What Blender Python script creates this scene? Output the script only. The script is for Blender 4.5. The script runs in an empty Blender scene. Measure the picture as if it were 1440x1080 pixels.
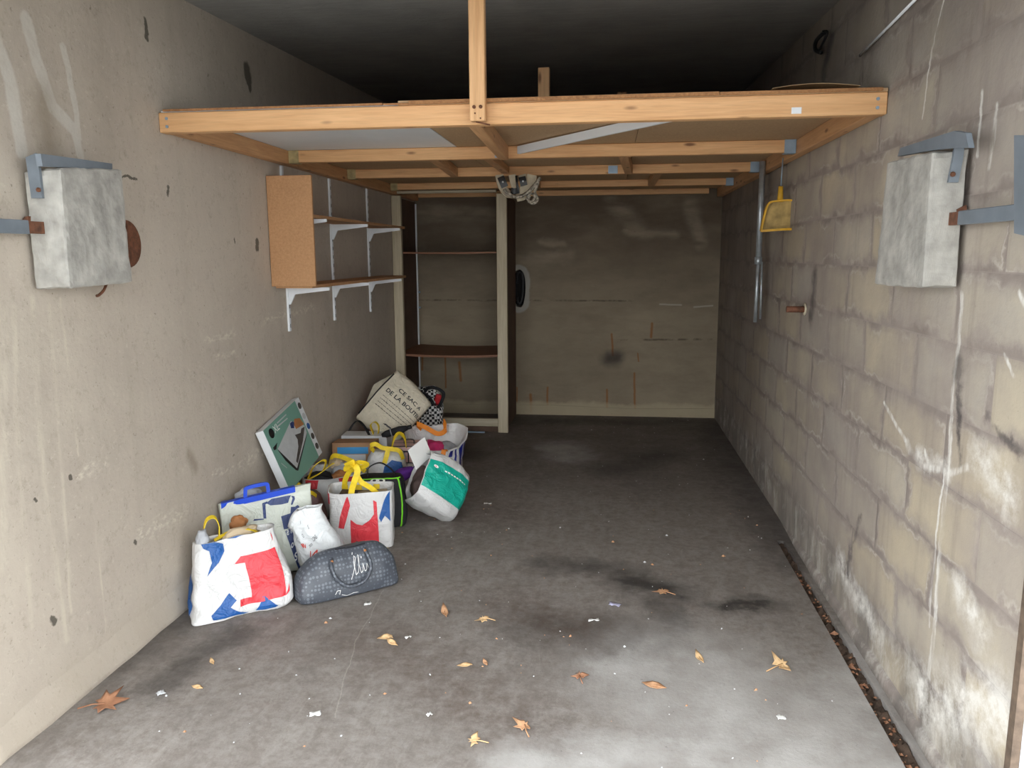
import bpy, bmesh, math, random
from mathutils import Vector, Matrix, noise, Euler
random.seed(7)
S = bpy.context.scene
COL = S.collection

# ------------------------------------------------------------------ camera, world, exposure
F_PX, YAW, PITCH, ROLL, CAM_H = 1100.16, 0.12319, 0.16361, -0.0052, 1.4488
fwd = Vector((-math.sin(YAW)*math.cos(PITCH), math.cos(YAW)*math.cos(PITCH), -math.sin(PITCH)))
rgt0 = Vector((math.cos(YAW), math.sin(YAW), 0)); up0 = rgt0.cross(fwd)
rgt = rgt0*math.cos(ROLL) + up0*math.sin(ROLL); upv = up0*math.cos(ROLL) - rgt0*math.sin(ROLL)
cd = bpy.data.cameras.new('camera'); cam = bpy.data.objects.new('camera', cd); COL.objects.link(cam)
cd.sensor_width = 36; cd.lens = 36*F_PX/1440; cd.clip_start = 0.05
m = Matrix((rgt, upv, -fwd)).transposed().to_4x4(); m.translation = Vector((0, 0, CAM_H)); cam.matrix_world = m
S.camera = cam
def P(px, py, ax, val):                     # point of the photo's sight line on the plane axis = val
    d = fwd + rgt*((px-720)/F_PX) - upv*((py-540)/F_PX); o = Vector((0, 0, CAM_H))
    return o + d*((val-o[ax])/d[ax])

w = bpy.data.worlds.new('overcast_sky'); S.world = w; w.use_nodes = True
bg = w.node_tree.nodes['Background']; bg.inputs[0].default_value = (0.93, 0.97, 1.0, 1); bg.inputs[1].default_value = 1.0
S.view_settings.view_transform = 'Standard'; S.view_settings.look = 'None'
S.view_settings.exposure = 2.6; S.view_settings.gamma = 1; S.view_settings.use_curve_mapping = False
S.cycles.use_denoising = True
S.cycles.max_bounces = 7; S.cycles.diffuse_bounces = 5; S.cycles.glossy_bounces = 2
S.cycles.use_adaptive_sampling = True; S.cycles.adaptive_threshold = 0.03

# ------------------------------------------------------------------ dimensions
XL, XR, Y0, YB = -1.748, 0.952, 1.80, 7.032
def HC(y): return 2.34 + 0.0451*y           # the ceiling rises a little towards the back

# ------------------------------------------------------------------ helpers: objects
W = {}                                       # world matrices of parents
def meshobj(name, verts, faces, mat, parent=None, smooth=False, local=False):
    me = bpy.data.meshes.new(name)
    if parent is not None and not local:
        inv = W[parent].inverted(); verts = [inv @ Vector(v) for v in verts]
    me.from_pydata([tuple(v) for v in verts], [], faces); me.update()
    if smooth:
        for p in me.polygons: p.use_smooth = True
    if mat: me.materials.append(mat)
    o = bpy.data.objects.new(name, me); COL.objects.link(o)
    if parent is not None: o.parent = parent; W[o] = W[parent]
    else: W[o] = Matrix.Identity(4)
    return o
def bmobj(name, bm, mat, parent=None, smooth=False, local=False):
    bmesh.ops.recalc_face_normals(bm, faces=bm.faces)
    bm.verts.index_update()
    v = [x.co.copy() for x in bm.verts]; f = [[q.index for q in p.verts] for p in bm.faces]
    bm.free()
    return meshobj(name, v, f, mat, parent, smooth, local)
def thing(name, label, cat, loc=(0, 0, 0), M=None, group=None):
    o = bpy.data.objects.new(name, None); COL.objects.link(o); o.empty_display_size = 0.05
    mm = M.copy() if M is not None else Matrix.Translation(Vector(loc))
    o.matrix_world = mm; W[o] = mm
    return tag(o, label, cat, group)
def tag(o, label, cat=None, group=None, kind=None):
    o['label'] = label
    if cat: o['category'] = cat
    if group: o['group'] = group
    if kind: o['kind'] = kind
    return o
def struct(o, label, cat):
    o['kind'] = 'structure'; o['label'] = label; o['category'] = cat; return o
# ------------------------------------------------------------------ helpers: shapes
def add_box(bm, x0, x1, y0, y1, z0, z1, bev=0, M=None, seg=1):
    r = bmesh.ops.create_cube(bm, size=1)
    for v in r['verts']:
        v.co = Vector(((x0+x1)/2+v.co.x*(x1-x0), (y0+y1)/2+v.co.y*(y1-y0), (z0+z1)/2+v.co.z*(z1-z0)))
    vs = r['verts']
    if bev:
        es = list({e for v in vs for e in v.link_edges})
        rr = bmesh.ops.bevel(bm, geom=es, offset=bev, segments=seg, affect='EDGES', profile=0.5)
        vs = list({v for f in rr['faces'] for v in f.verts} | {v for v in vs if v.is_valid})
    if M is not None:
        for v in vs: v.co = M @ v.co
    return vs
def box(name, b, mat, parent=None, bev=0.003, M=None, local=False):
    bm = bmesh.new(); add_box(bm, *b, bev=bev, M=M)
    return bmobj(name, bm, mat, parent, local=local)
def catmull(pts, n=8, closed=False):
    pts = [Vector(p) for p in pts]; out = []; k = len(pts)
    for i in range(k if closed else k-1):
        if closed: a, b, c, d = pts[i-1], pts[i], pts[(i+1) % k], pts[(i+2) % k]
        else: a, b, c, d = pts[max(i-1, 0)], pts[i], pts[i+1], pts[min(i+2, k-1)]
        for j in range(n):
            t = j/n
            out.append(0.5*((2*b)+(c-a)*t+(2*a-5*b+4*c-d)*t*t+(3*b-a-3*c+d)*t**3))
    if not closed: out.append(pts[-1])
    return out
def add_tube(bm, pts, r, seg=8, closed=False, cap=True):
    pts = [Vector(p) for p in pts]; n = len(pts); rings = []; prev = None
    for i, p in enumerate(pts):
        if closed: t = pts[(i+1) % n]-pts[i-1]
        else: t = pts[min(i+1, n-1)]-pts[max(i-1, 0)]
        t.normalize()
        if prev is None:
            a = Vector((0, 0, 1)) if abs(t.z) < .9 else Vector((1, 0, 0)); nn = t.cross(a).normalized()
        else: nn = (prev-t*prev.dot(t)).normalized()
        prev = nn; bb = t.cross(nn)
        rr = r[i] if isinstance(r, (list, tuple)) else r
        rings.append([bm.verts.new(p+(nn*math.cos(2*math.pi*k/seg)+bb*math.sin(2*math.pi*k/seg))*rr) for k in range(seg)])
    for i in range(n if closed else n-1):
        A, B = rings[i], rings[(i+1) % n]
        for k in range(seg): bm.faces.new((A[k], A[(k+1) % seg], B[(k+1) % seg], B[k]))
    if cap and not closed: bm.faces.new(rings[0][::-1]); bm.faces.new(rings[-1])
def tube(name, pts, r, mat, parent=None, seg=8, closed=False, smooth=True, local=False):
    bm = bmesh.new(); add_tube(bm, pts, r, seg, closed)
    return bmobj(name, bm, mat, parent, smooth, local)
def ribbon(name, pts, width, mat, parent=None, side=(1, 0, 0), thick=0.003, local=False, n=8, closed=False, smoothpath=True, twist=0):
    pts = catmull(pts, n, closed) if smoothpath else [Vector(p) for p in pts]
    bm = bmesh.new(); rows = []; k = len(pts)
    for i, p in enumerate(pts):
        t = (pts[(i+1) % k]-pts[i-1]) if closed else (pts[min(i+1, k-1)]-pts[max(i-1, 0)])
        t.normalize(); s = Vector(side)
        if twist: s = Matrix.Rotation(twist*i/k, 3, t) @ s
        s = (s-t*s.dot(t)); s = s.normalized() if s.length > 1e-4 else t.orthogonal().normalized()
        nn = t.cross(s)
        rows.append([bm.verts.new(p+s*(width/2*a)+nn*(thick/2*b)) for a, b in ((-1, -1), (1, -1), (1, 1), (-1, 1))])
    for i in range(k if closed else k-1):
        A, B = rows[i], rows[(i+1) % k]
        for q in range(4): bm.faces.new((A[q], A[(q+1) % 4], B[(q+1) % 4], B[q]))
    if not closed: bm.faces.new(rows[0][::-1]); bm.faces.new(rows[-1])
    return bmobj(name, bm, mat, parent, local=local)
def add_prism(bm, poly, ax, a, b):           # polygon in the two other axes, extruded along axis ax from a to b
    def mk(p, c):
        q = [0, 0, 0]; o = [i for i in range(3) if i != ax]; q[o[0]], q[o[1]] = p; q[ax] = c; return bm.verts.new(q)
    A = [mk(p, a) for p in poly]; B = [mk(p, b) for p in poly]; n = len(poly)
    bm.faces.new(A); bm.faces.new(B[::-1])
    for i in range(n): bm.faces.new((A[i], B[i], B[(i+1) % n], A[(i+1) % n]))
def orient(loc, zdir, front):                # local z along zdir, local -y towards front
    z = Vector(zdir).normalized(); f = Vector(front); f = (f-z*f.dot(z)).normalized(); y = -f; x = y.cross(z)
    M = Matrix((x, y, z)).transposed().to_4x4(); M.translation = Vector(loc); return M
def TR(loc, rz=0, rx=0, ry=0):
    return Matrix.Translation(Vector(loc)) @ Matrix.Rotation(math.radians(rz), 4, 'Z') @ Matrix.Rotation(math.radians(rx), 4, 'X') @ Matrix.Rotation(math.radians(ry), 4, 'Y')

# ------------------------------------------------------------------ helpers: node materials
def lin(c):
    f = lambda v: (v/255)/12.92 if v/255 <= .04045 else ((v/255+.055)/1.055)**2.4
    return (f(c[0]), f(c[1]), f(c[2]), 1)
class NT:
    def __init__(s, name):
        s.mat = bpy.data.materials.new(name); s.mat.use_nodes = True; s.t = s.mat.node_tree
        s.b = s.t.nodes['Principled BSDF']; s.geo = None; s.tc = None
    def n(s, typ, **kw):
        x = s.t.nodes.new(typ)
        for k, v in kw.items(): setattr(x, k, v)
        return x
    def put(s, sock, v):
        if isinstance(v, bpy.types.NodeSocket): s.t.links.new(v, sock)
        elif v is not None: sock.default_value = v
    def pos(s):
        if not s.geo: s.geo = s.n('ShaderNodeNewGeometry')
        return s.geo.outputs['Position']
    def obj(s):
        if not s.tc: s.tc = s.n('ShaderNodeTexCoord')
        return s.tc.outputs['Object']
    def rnd(s): return s.n('ShaderNodeObjectInfo').outputs['Random']
    def scale(s, v, sc):
        x = s.n('ShaderNodeVectorMath', operation='MULTIPLY'); s.put(x.inputs[0], v); x.inputs[1].default_value = sc; return x.outputs[0]
    def vadd(s, a, b):
        x = s.n('ShaderNodeVectorMath', operation='ADD'); s.put(x.inputs[0], a); s.put(x.inputs[1], b); return x.outputs[0]
    def noise(s, v, sc, det=4, rough=.55, dist=0, out=0):
        x = s.n('ShaderNodeTexNoise'); s.put(x.inputs['Vector'], v); x.inputs['Scale'].default_value = sc
        x.inputs['Detail'].default_value = det; x.inputs['Roughness'].default_value = rough; x.inputs['Distortion'].default_value = dist
        return x.outputs[out]
    def voro(s, v, sc, feat='F1', rand=1):
        x = s.n('ShaderNodeTexVoronoi', feature=feat); s.put(x.inputs['Vector'], v); x.inputs['Scale'].default_value = sc
        x.inputs['Randomness'].default_value = rand
        return x.outputs[0]
    def math(s, op, a, b=0, clamp=False):
        x = s.n('ShaderNodeMath', operation=op, use_clamp=clamp); s.put(x.inputs[0], a); s.put(x.inputs[1], b); return x.outputs[0]
    def rng(s, v, a, b, c=0, d=1, smooth=False):
        x = s.n('ShaderNodeMapRange', interpolation_type='SMOOTHSTEP' if smooth else 'LINEAR'); s.put(x.inputs[0], v)
        for i, q in enumerate((a, b, c, d)): x.inputs[i+1].default_value = q
        return x.outputs[0]
    def mix(s, f, a, b, typ='MIX'):
        x = s.n('ShaderNodeMix', data_type='RGBA', blend_type=typ); s.put(x.inputs[0], f); s.put(x.inputs[6], a); s.put(x.inputs[7], b); return x.outputs[2]
    def sep(s, v): x = s.n('ShaderNodeSeparateXYZ'); s.put(x.inputs[0], v); return x.outputs
    def stroke(s, v, a, b, r):
        g = s.n('ShaderNodeGroup', node_tree=STROKE); s.put(g.inputs[0], v); g.inputs[1].default_value = a; g.inputs[2].default_value = b
        g.inputs[3].default_value = r; return g.outputs[0]
    def strokes(s, v, L):
        out = None
        for a, b, r in L:
            q = s.stroke(v, tuple(a), tuple(b), r); out = q if out is None else s.math('MAXIMUM', out, q)
        return out
    def bump(s, h, st=.3, dist=.01):
        x = s.n('ShaderNodeBump'); x.inputs['Strength'].default_value = st; x.inputs['Distance'].default_value = dist; s.put(x.inputs['Height'], h)
        s.t.links.new(x.outputs[0], s.b.inputs['Normal'])
    def done(s, col, rough=.7, metal=0):
        s.put(s.b.inputs['Base Color'], col); s.put(s.b.inputs['Roughness'], rough); s.b.inputs['Metallic'].default_value = metal; return s.mat
def make_stroke():
    g = bpy.data.node_groups.new('stroke_mask', 'ShaderNodeTree')
    for nm, ty in (('P', 'NodeSocketVector'), ('A', 'NodeSocketVector'), ('B', 'NodeSocketVector'), ('R', 'NodeSocketFloat')):
        g.interface.new_socket(nm, in_out='INPUT', socket_type=ty)
    g.interface.new_socket('V', in_out='OUTPUT', socket_type='NodeSocketFloat')
    i = g.nodes.new('NodeGroupInput'); o = g.nodes.new('NodeGroupOutput'); L = g.links.new
    def vm(op, a, b=None):
        x = g.nodes.new('ShaderNodeVectorMath'); x.operation = op; L(a, x.inputs[0])
        if b is not None: L(b, x.inputs[1])
        return x
    pa = vm('SUBTRACT', i.outputs[0], i.outputs[1]).outputs[0]; ba = vm('SUBTRACT', i.outputs[2], i.outputs[1]).outputs[0]
    d1 = vm('DOT_PRODUCT', pa, ba).outputs['Value']; d2 = vm('DOT_PRODUCT', ba, ba).outputs['Value']
    dv = g.nodes.new('ShaderNodeMath'); dv.operation = 'DIVIDE'; dv.use_clamp = True; L(d1, dv.inputs[0]); L(d2, dv.inputs[1])
    sc = g.nodes.new('ShaderNodeVectorMath'); sc.operation = 'SCALE'; L(ba, sc.inputs[0]); L(dv.outputs[0], sc.inputs['Scale'])
    ln = vm('DISTANCE', pa, sc.outputs[0]).outputs['Value']
    q = g.nodes.new('ShaderNodeMath'); q.operation = 'DIVIDE'; L(ln, q.inputs[0]); L(i.outputs[3], q.inputs[1])
    r = g.nodes.new('ShaderNodeMath'); r.operation = 'SUBTRACT'; r.use_clamp = True; r.inputs[0].default_value = 1; L(q.outputs[0], r.inputs[1])
    L(r.outputs[0], o.inputs[0]); return g
STROKE = make_stroke()
def plain(name, c, rough=.6, var=.12, sc=12, bump=.15, metal=0, det=4, crumple=0):
    t = NT(name); c = lin(c); n = t.noise(t.obj(), sc, det)
    a = tuple(v*(1-var) for v in c[:3])+(1,); b = tuple(min(1, v*(1+var)) for v in c[:3])+(1,)
    if crumple: t.bump(t.math('ABSOLUTE', t.math('SUBTRACT', t.noise(t.obj(), 11, 3, .6, 1.2), .5)), crumple, .03)
    elif bump: t.bump(t.noise(t.obj(), sc*4, 3), bump, .002)
    return t.done(t.mix(t.rng(n, .3, .7), a, b), rough, metal)
def wood(name, c1, c2, axis=0, rough=.6, knots=True):
    t = NT(name); st = [28, 28, 28]; st[axis] = 1.6
    off = t.n('ShaderNodeObjectInfo'); v = t.vadd(t.obj(), t.scale(off.outputs['Location'], (1.7, 1.3, 2.1)))
    r = t.n('ShaderNodeVectorMath', operation='SCALE'); r.inputs[0].default_value = (3.1, 5.7, 4.3); t.put(r.inputs['Scale'], off.outputs['Random'])
    v = t.vadd(v, r.outputs[0])
    g = t.noise(t.scale(v, tuple(st)), 1.6, 5, .6, .6)
    fine = t.noise(t.scale(v, tuple(q*5 for q in st)), 1.2, 2)
    col = t.mix(t.rng(g, .3, .72), lin(c1), lin(c2))
    col = t.mix(t.rng(fine, .45, .8, 0, .22), col, lin(tuple(q*.55 for q in c2)))
    col = t.mix(t.rng(t.noise(v, 1.3, 2), .35, .75, 0, .3), col, lin(tuple(min(255, q*1.06) for q in c1)))
    if knots:
        ks = [14, 14, 14]; ks[axis] = 4.2
        k = t.voro(t.scale(v, tuple(ks)), 1.0)
        col = t.mix(t.rng(k, .05, .17, .85, 0, True), col, lin((104, 62, 36)))
    t.bump(g, .12, .003)
    return t.done(col, rough)
def chip(name, c, dark, rough=.75, var=.5):
    t = NT(name); a = t.voro(t.obj(), 180); n = t.noise(t.obj(), 90, 5, .7); big = t.noise(t.obj(), 3, 3)
    col = t.mix(t.rng(n, .35, .7), lin(c), lin(dark)); col = t.mix(t.rng(a, .2, .7, 0, var*.6), col, lin(dark))
    col = t.mix(t.rng(big, .3, .7, 0, .25), col, lin(tuple(min(255, q*1.1) for q in c)))
    t.bump(n, .2, .002); return t.done(col, rough)

# ------------------------------------------------------------------ materials of the shell
def LW(x, y): return P(x, y, 0, XL)
def RW(x, y): return P(x, y, 0, XR)
def FL(x, y): return P(x, y, 2, 0)
def BW(x, y): return P(x, y, 1, YB)
def path(fn, pts, r): 
    q = [fn(*p) for p in pts]; return [(q[i], q[i+1], r) for i in range(len(q)-1)]

def left_wall_mat():
    t = NT('cast_concrete_beige'); p = t.pos()
    wn = t.noise(p, 9, 5, .65, 0, 1); wv = t.n('ShaderNodeVectorMath', operation='SUBTRACT'); t.put(wv.inputs[0], wn); wv.inputs[1].default_value = (.5, .5, .5)
    pw = t.vadd(p, t.scale(wv.outputs[0], (.07, .07, .07)))
    col = t.mix(t.rng(t.noise(p, 1.1, 5, .6), .3, .7), lin((189, 177, 163)), lin((172, 161, 148)))
    col = t.mix(t.rng(t.noise(p, 6, 6, .7), .35, .75, 0, .45), col, lin((200, 190, 173)))
    col = t.mix(t.rng(t.noise(t.scale(p, (9, 9, .35)), 1.2, 5, .6), .5, .8, 0, .2), col, lin((144, 134, 119)))   # vertical runs
    col = t.mix(t.rng(t.noise(t.scale(p, (16, 16, .5)), 1.3, 4, .6), .58, .85, 0, .18), col, lin((198, 190, 176)))
    col = t.mix(t.rng(t.noise(p, 26, 5, .75), .55, .75, 0, .45), col, lin((136, 124, 107)))
    col = t.mix(t.rng(t.noise(t.scale(p, (1, 1, 1.6)), 34, 4, .7), .60, .70, 0, .5), col, lin((202, 193, 177)))
    col = t.mix(t.rng(t.noise(p, 16, 3, .6), .70, .74, 0, .7), col, lin((104, 93, 78)))
    col = t.mix(t.rng(t.noise(p, 90, 3, .6), .64, .74, 0, .5), col, lin((112, 101, 86)))
    drip = t.strokes(t.vadd(p, t.scale(wv.outputs[0], (.03, .03, .0))), path(LW, [(45, 420), (60, 660), (95, 900)], .022)+path(LW, [(70, 430), (90, 700), (100, 860)], .014)
        + path(LW, [(20, 430), (25, 620), (45, 880)], .018) + path(LW, [(85, 420), (110, 640)], .010)+path(LW, [(5, 440), (6, 800)], .03)
        + path(LW, [(-30, 200), (-25, 900)], .05)+path(LW, [(130, 700), (150, 890)], .008))
    col = t.mix(t.math('MULTIPLY', t.rng(drip, .05, .9, 0, .6, True), t.rng(t.noise(t.scale(p, (30, 30, 5)), 1.5, 4), .35, .65)), col, lin((206, 197, 178)))
    sm = t.strokes(pw, path(LW, [(200, 748), (258, 722)], .05)+path(LW, [(340, 652), (372, 634)], .05)+path(LW, [(300, 668), (330, 655)], .03)
        + path(LW, [(368, 452), (440, 432)], .035)+path(LW, [(110, 670), (150, 650)], .025)+path(LW, [(300, 505), (332, 492)], .02)+path(LW, [(290, 480), (330, 468)], .03))
    col = t.mix(t.math('MULTIPLY', t.rng(sm, .05, .8, 0, .8), t.rng(t.noise(t.scale(p, (8, 14, 26)), 2.2, 5, .7), .48, .62)), col, lin((214, 206, 188)))
    pt = t.strokes(t.vadd(p, t.scale(wv.outputs[0], (.03, .03, .03))), path(LW, [(36, 26), (52, 90), (74, 150), (104, 182)], .034)+path(LW, [(88, 66), (98, 105), (108, 160), (112, 218)], .021)
        + path(LW, [(-10, 40), (14, 110), (30, 210)], .035)+path(LW, [(104, 182), (114, 220)], .024))
    col = t.mix(t.math('MULTIPLY', t.rng(pt, .12, .45, 0, .75, True), t.rng(t.noise(p, 30, 4, .7), .2, .5, .55, 1)), col, lin((205, 200, 190)))
    st = t.strokes(pw, path(LW, [(60, 140), (70, 205)], .10)+path(LW, [(265, 640), (275, 660)], .05))
    col = t.mix(t.rng(st, .1, 1, 0, .5, True), col, lin((128, 114, 94)))
    pit = t.strokes(pw, path(LW, [(203, 28), (206, 52)], .022)+path(LW, [(347, 99), (350, 112)], .055)+path(LW, [(350, 112), (352, 124)], .03)+path(LW, [(362, 340), (361, 352)], .03)
        + path(LW, [(236, 262), (237, 276)], .015)+path(LW, [(330, 336), (331, 341)], .012)+path(LW, [(190, 760), (192, 764)], .012)+path(LW, [(165, 247), (195, 252)], .010)
        + path(LW, [(52, 700), (53, 703)], .012)+path(LW, [(98, 668), (100, 671)], .012)+path(LW, [(74, 868), (76, 872)], .02))
    col = t.mix(t.rng(pit, .25, .5, 0, .85), col, lin((66, 62, 52)))
    z = t.sep(p)[2]
    col = t.mix(t.math('MULTIPLY', t.rng(z, .04, .2, 1, 0, True), t.rng(t.noise(p, 4, 4), .3, .6, .2, .6)), col, lin((174, 162, 145)))
    t.bump(t.noise(p, 45, 4, .7), .25, .006)
    return t.done(col, .88)
def back_wall_mat():
    t = NT('cast_concrete_back'); p = t.pos()
    wn = t.noise(p, 7, 5, .65, 0, 1); wv = t.n('ShaderNodeVectorMath', operation='SUBTRACT'); t.put(wv.inputs[0], wn); wv.inputs[1].default_value = (.5, .5, .5)
    pw = t.vadd(p, t.scale(wv.outputs[0], (.10, .10, .10)))
    col = t.mix(t.rng(t.noise(p, 1.4, 5, .6), .3, .7), lin((156, 142, 120)), lin((138, 125, 105)))
    col = t.mix(t.rng(t.noise(t.scale(p, (1, 1, 2.6)), 2.2, 6, .65), .42, .7, 0, .55), col, lin((116, 103, 86)))
    z = t.sep(pw)[2]
    col = t.mix(t.math('MULTIPLY', t.rng(z, .85, 1.8, 0, .85, True), t.rng(t.noise(t.scale(p, (1, 1, 3)), 1.8, 5, .6), .2, .6, .45, 1)), col, lin((84, 70, 58)))   # darker brown towards the top
    pale = t.strokes(pw, [(BW(735, 365), BW(800, 362), .09), (BW(860, 285), BW(900, 320), .12), (BW(880, 325), BW(950, 330), .06), (BW(590, 300), BW(690, 302), .12), (BW(970, 290), BW(985, 340), .10), (BW(760, 340), BW(790, 345), .06)])
    col = t.mix(t.math('MULTIPLY', t.rng(pale, .05, .9, 0, .55, True), t.rng(t.noise(t.scale(p, (1, 1, 4)), 3, 5), .3, .65)), col, lin((164, 150, 130)))
    col = t.mix(t.rng(t.noise(p, 30, 4, .7), .64, .74, 0, .5), col, lin((92, 78, 60)))
    seam = t.strokes(t.vadd(p, t.scale(wv.outputs[0], (.0, .0, .015))), [(BW(590, 422), BW(900, 423), .014), (BW(870, 478), BW(1008, 477), .016)])
    col = t.mix(t.math('MULTIPLY', t.rng(seam, .2, .8), t.rng(t.noise(p, 14, 3), .4, .6, 0, .75)), col, lin((80, 68, 54)))
    sc = t.strokes(t.vadd(p, t.scale(wv.outputs[0], (.0, .0, .01))), [(BW(928, 428), BW(958, 429), .012), (BW(976, 432), BW(1002, 430), .012)])
    col = t.mix(t.rng(sc, .2, .7, 0, .6), col, lin((186, 178, 164)))
    rust = t.strokes(t.vadd(p, t.scale(wv.outputs[0], (.02, 0, 0))), [(BW(860, 470), BW(862, 500), .018), (BW(917, 455), BW(916, 474), .022), (BW(746, 555), BW(747, 578), .025), (BW(770, 545), BW(770, 578), .018),
        (BW(853, 548), BW(854, 580), .018), (BW(892, 525), BW(893, 582), .018), (BW(897, 497), BW(898, 508), .012), (BW(727, 545), BW(727, 565), .012), (BW(626, 500), BW(627, 545), .016), (BW(646, 510), BW(648, 535), .026), (BW(594, 500), BW(594, 520), .018)])
    col = t.mix(t.rng(rust, .15, .9, 0, .8, True), col, lin((140, 88, 40)))
    spot = t.strokes(pw, [(BW(857, 505), BW(868, 503), .13)])
    col = t.mix(t.rng(spot, .1, 1, 0, .85, True), col, lin((62, 55, 52)))
    drp = t.rng(t.sep(pw)[2], .10, .13, 1, 0)
    col = t.mix(t.math('MULTIPLY', drp, .5), col, lin((190, 176, 146)))
    rim = t.strokes(t.vadd(p, t.scale(wv.outputs[0], (.04, .0, .04))), [(BW(729, 388), BW(729, 424), .115)])
    col = t.mix(t.rng(rim, .08, .2, 0, .8), col, lin((170, 166, 158)))
    t.bump(t.noise(p, 30, 6, .7), .25, .008)
    return t.done(col, .9)
def ceiling_mat():
    t = NT('rough_ceiling_concrete'); p = t.pos()
    col = t.mix(t.rng(t.noise(p, 2, 5, .6), .3, .7), lin((160, 157, 152)), lin((134, 132, 128)))
    col = t.mix(t.rng(t.noise(t.scale(p, (1, 6, 1)), 6, 5, .7), .45, .75, 0, .5), col, lin((176, 172, 166)))
    t.bump(t.noise(t.scale(p, (1, 4, 1)), 22, 6, .7), .4, .01)
    return t.done(col, .95)
def floor_mat():
    t = NT('stained_floor_concrete'); p = t.pos()
    wn = t.noise(p, 5, 6, .7, 0, 1); wv = t.n('ShaderNodeVectorMath', operation='SUBTRACT'); t.put(wv.inputs[0], wn); wv.inputs[1].default_value = (.5, .5, .5)
    pw = t.vadd(p, t.scale(wv.outputs[0], (.35, .35, 0)))
    col = t.mix(t.rng(t.noise(p, 1.3, 6, .65), .3, .7), lin((150, 143, 137)), lin((134, 127, 121)))
    col = t.mix(t.rng(t.noise(p, 7, 6, .7), .38, .7, 0, .45), col, lin((154, 148, 141)))
    col = t.mix(t.rng(t.noise(t.scale(p, (2.2, 1, 1)), 2.4, 7, .7, .7), .5, .72, 0, .45), col, lin((100, 93, 88)))
    col = t.mix(t.rng(t.noise(p, 24, 6, .8), .42, .62, 0, .6), col, lin((110, 102, 95)))
    col = t.mix(t.rng(t.noise(p, 10, 6, .8, .4), .48, .68, 0, .5), col, lin((106, 95, 86)))
    col = t.mix(t.rng(t.noise(t.scale(p, (3, 1, 1)), 5, 6, .75, .6), .52, .68, 0, .4), col, lin((166, 160, 153)))
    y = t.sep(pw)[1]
    back_tone = t.rng(y, 3.4, 6.2, 0, .52, True)                    # darker towards the back
    col = t.mix(t.math('MULTIPLY', back_tone, t.rng(t.noise(p, 1.7, 6, .65, .5), .25, .65, .55, 1)), col, lin((72, 64, 60)))
    dark = t.strokes(pw, [(FL(885, 815), FL(935, 830), .26), (FL(1000, 848), FL(1085, 852), .12), (FL(760, 790), FL(860, 800), .16), (FL(870, 660), FL(930, 640), .35), (FL(1060, 690), FL(1120, 790), .28),
        (FL(120, 950), FL(300, 840), .2), (FL(230, 960), FL(330, 890), .14), (FL(930, 850), FL(945, 880), .14), (FL(1080, 700), FL(1010, 595), .4), (FL(720, 590), FL(1000, 595), .3), (FL(760, 880), FL(880, 900), .3), (FL(600, 620), FL(660, 640), .3)])
    col = t.mix(t.math('MULTIPLY', t.rng(dark, .05, .95, 0, .75, True), t.rng(t.noise(p, 9, 6, .72), .25, .7, .45, 1)), col, lin((58, 54, 51)))
    core = t.strokes(pw, [(FL(893, 820), FL(925, 826), .13), (FL(1020, 849), FL(1070, 852), .05)])
    col = t.mix(t.rng(core, .1, .9, 0, .7, True), col, lin((38, 36, 34)))
    brown = t.strokes(pw, [(FL(720, 850), FL(830, 890), .3), (FL(520, 900), FL(720, 1000), .3), (FL(600, 760), FL(700, 720), .4)])
    col = t.mix(t.math('MULTIPLY', t.rng(brown, .05, .9, 0, .6, True), t.rng(t.noise(p, 18, 5, .7), .35, .65)), col, lin((92, 76, 66)))
    light = t.strokes(pw, [(FL(960, 950), FL(1200, 1080), .55), (FL(750, 1075), FL(1100, 1065), .22), (FL(880, 940), FL(1000, 930), .24), (FL(790, 630), FL(800, 640), .3), (FL(1240, 900), FL(1200, 980), .2)])  # pale floor patches, with sheen painted into the colour
    col = t.mix(t.math('MULTIPLY', t.rng(light, .05, .8, 0, .8, True), t.rng(t.noise(p, 6, 6, .75), .32, .62, .3, 1)), col, lin((186, 183, 179)))
    cr = t.strokes(t.vadd(p, t.scale(wv.outputs[0], (.04, .04, 0))), path(FL, [(540, 830), (500, 900), (478, 980), (470, 1010)], .004))
    col = t.mix(t.rng(cr, .2, .8, 0, .3), col, lin((190, 184, 172)))
    col = t.mix(t.rng(t.voro(p, 26), .0, .06, .5, 0), col, lin((196, 192, 184)))
    col = t.mix(t.rng(t.noise(p, 70, 4, .7), .62, .74, 0, .5), col, lin((62, 58, 55)))
    t.bump(t.noise(p, 50, 5, .75), .25, .006)
    return t.done(col, t.rng(t.noise(p, 3, 4), .3, .7, .55, .85))
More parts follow.
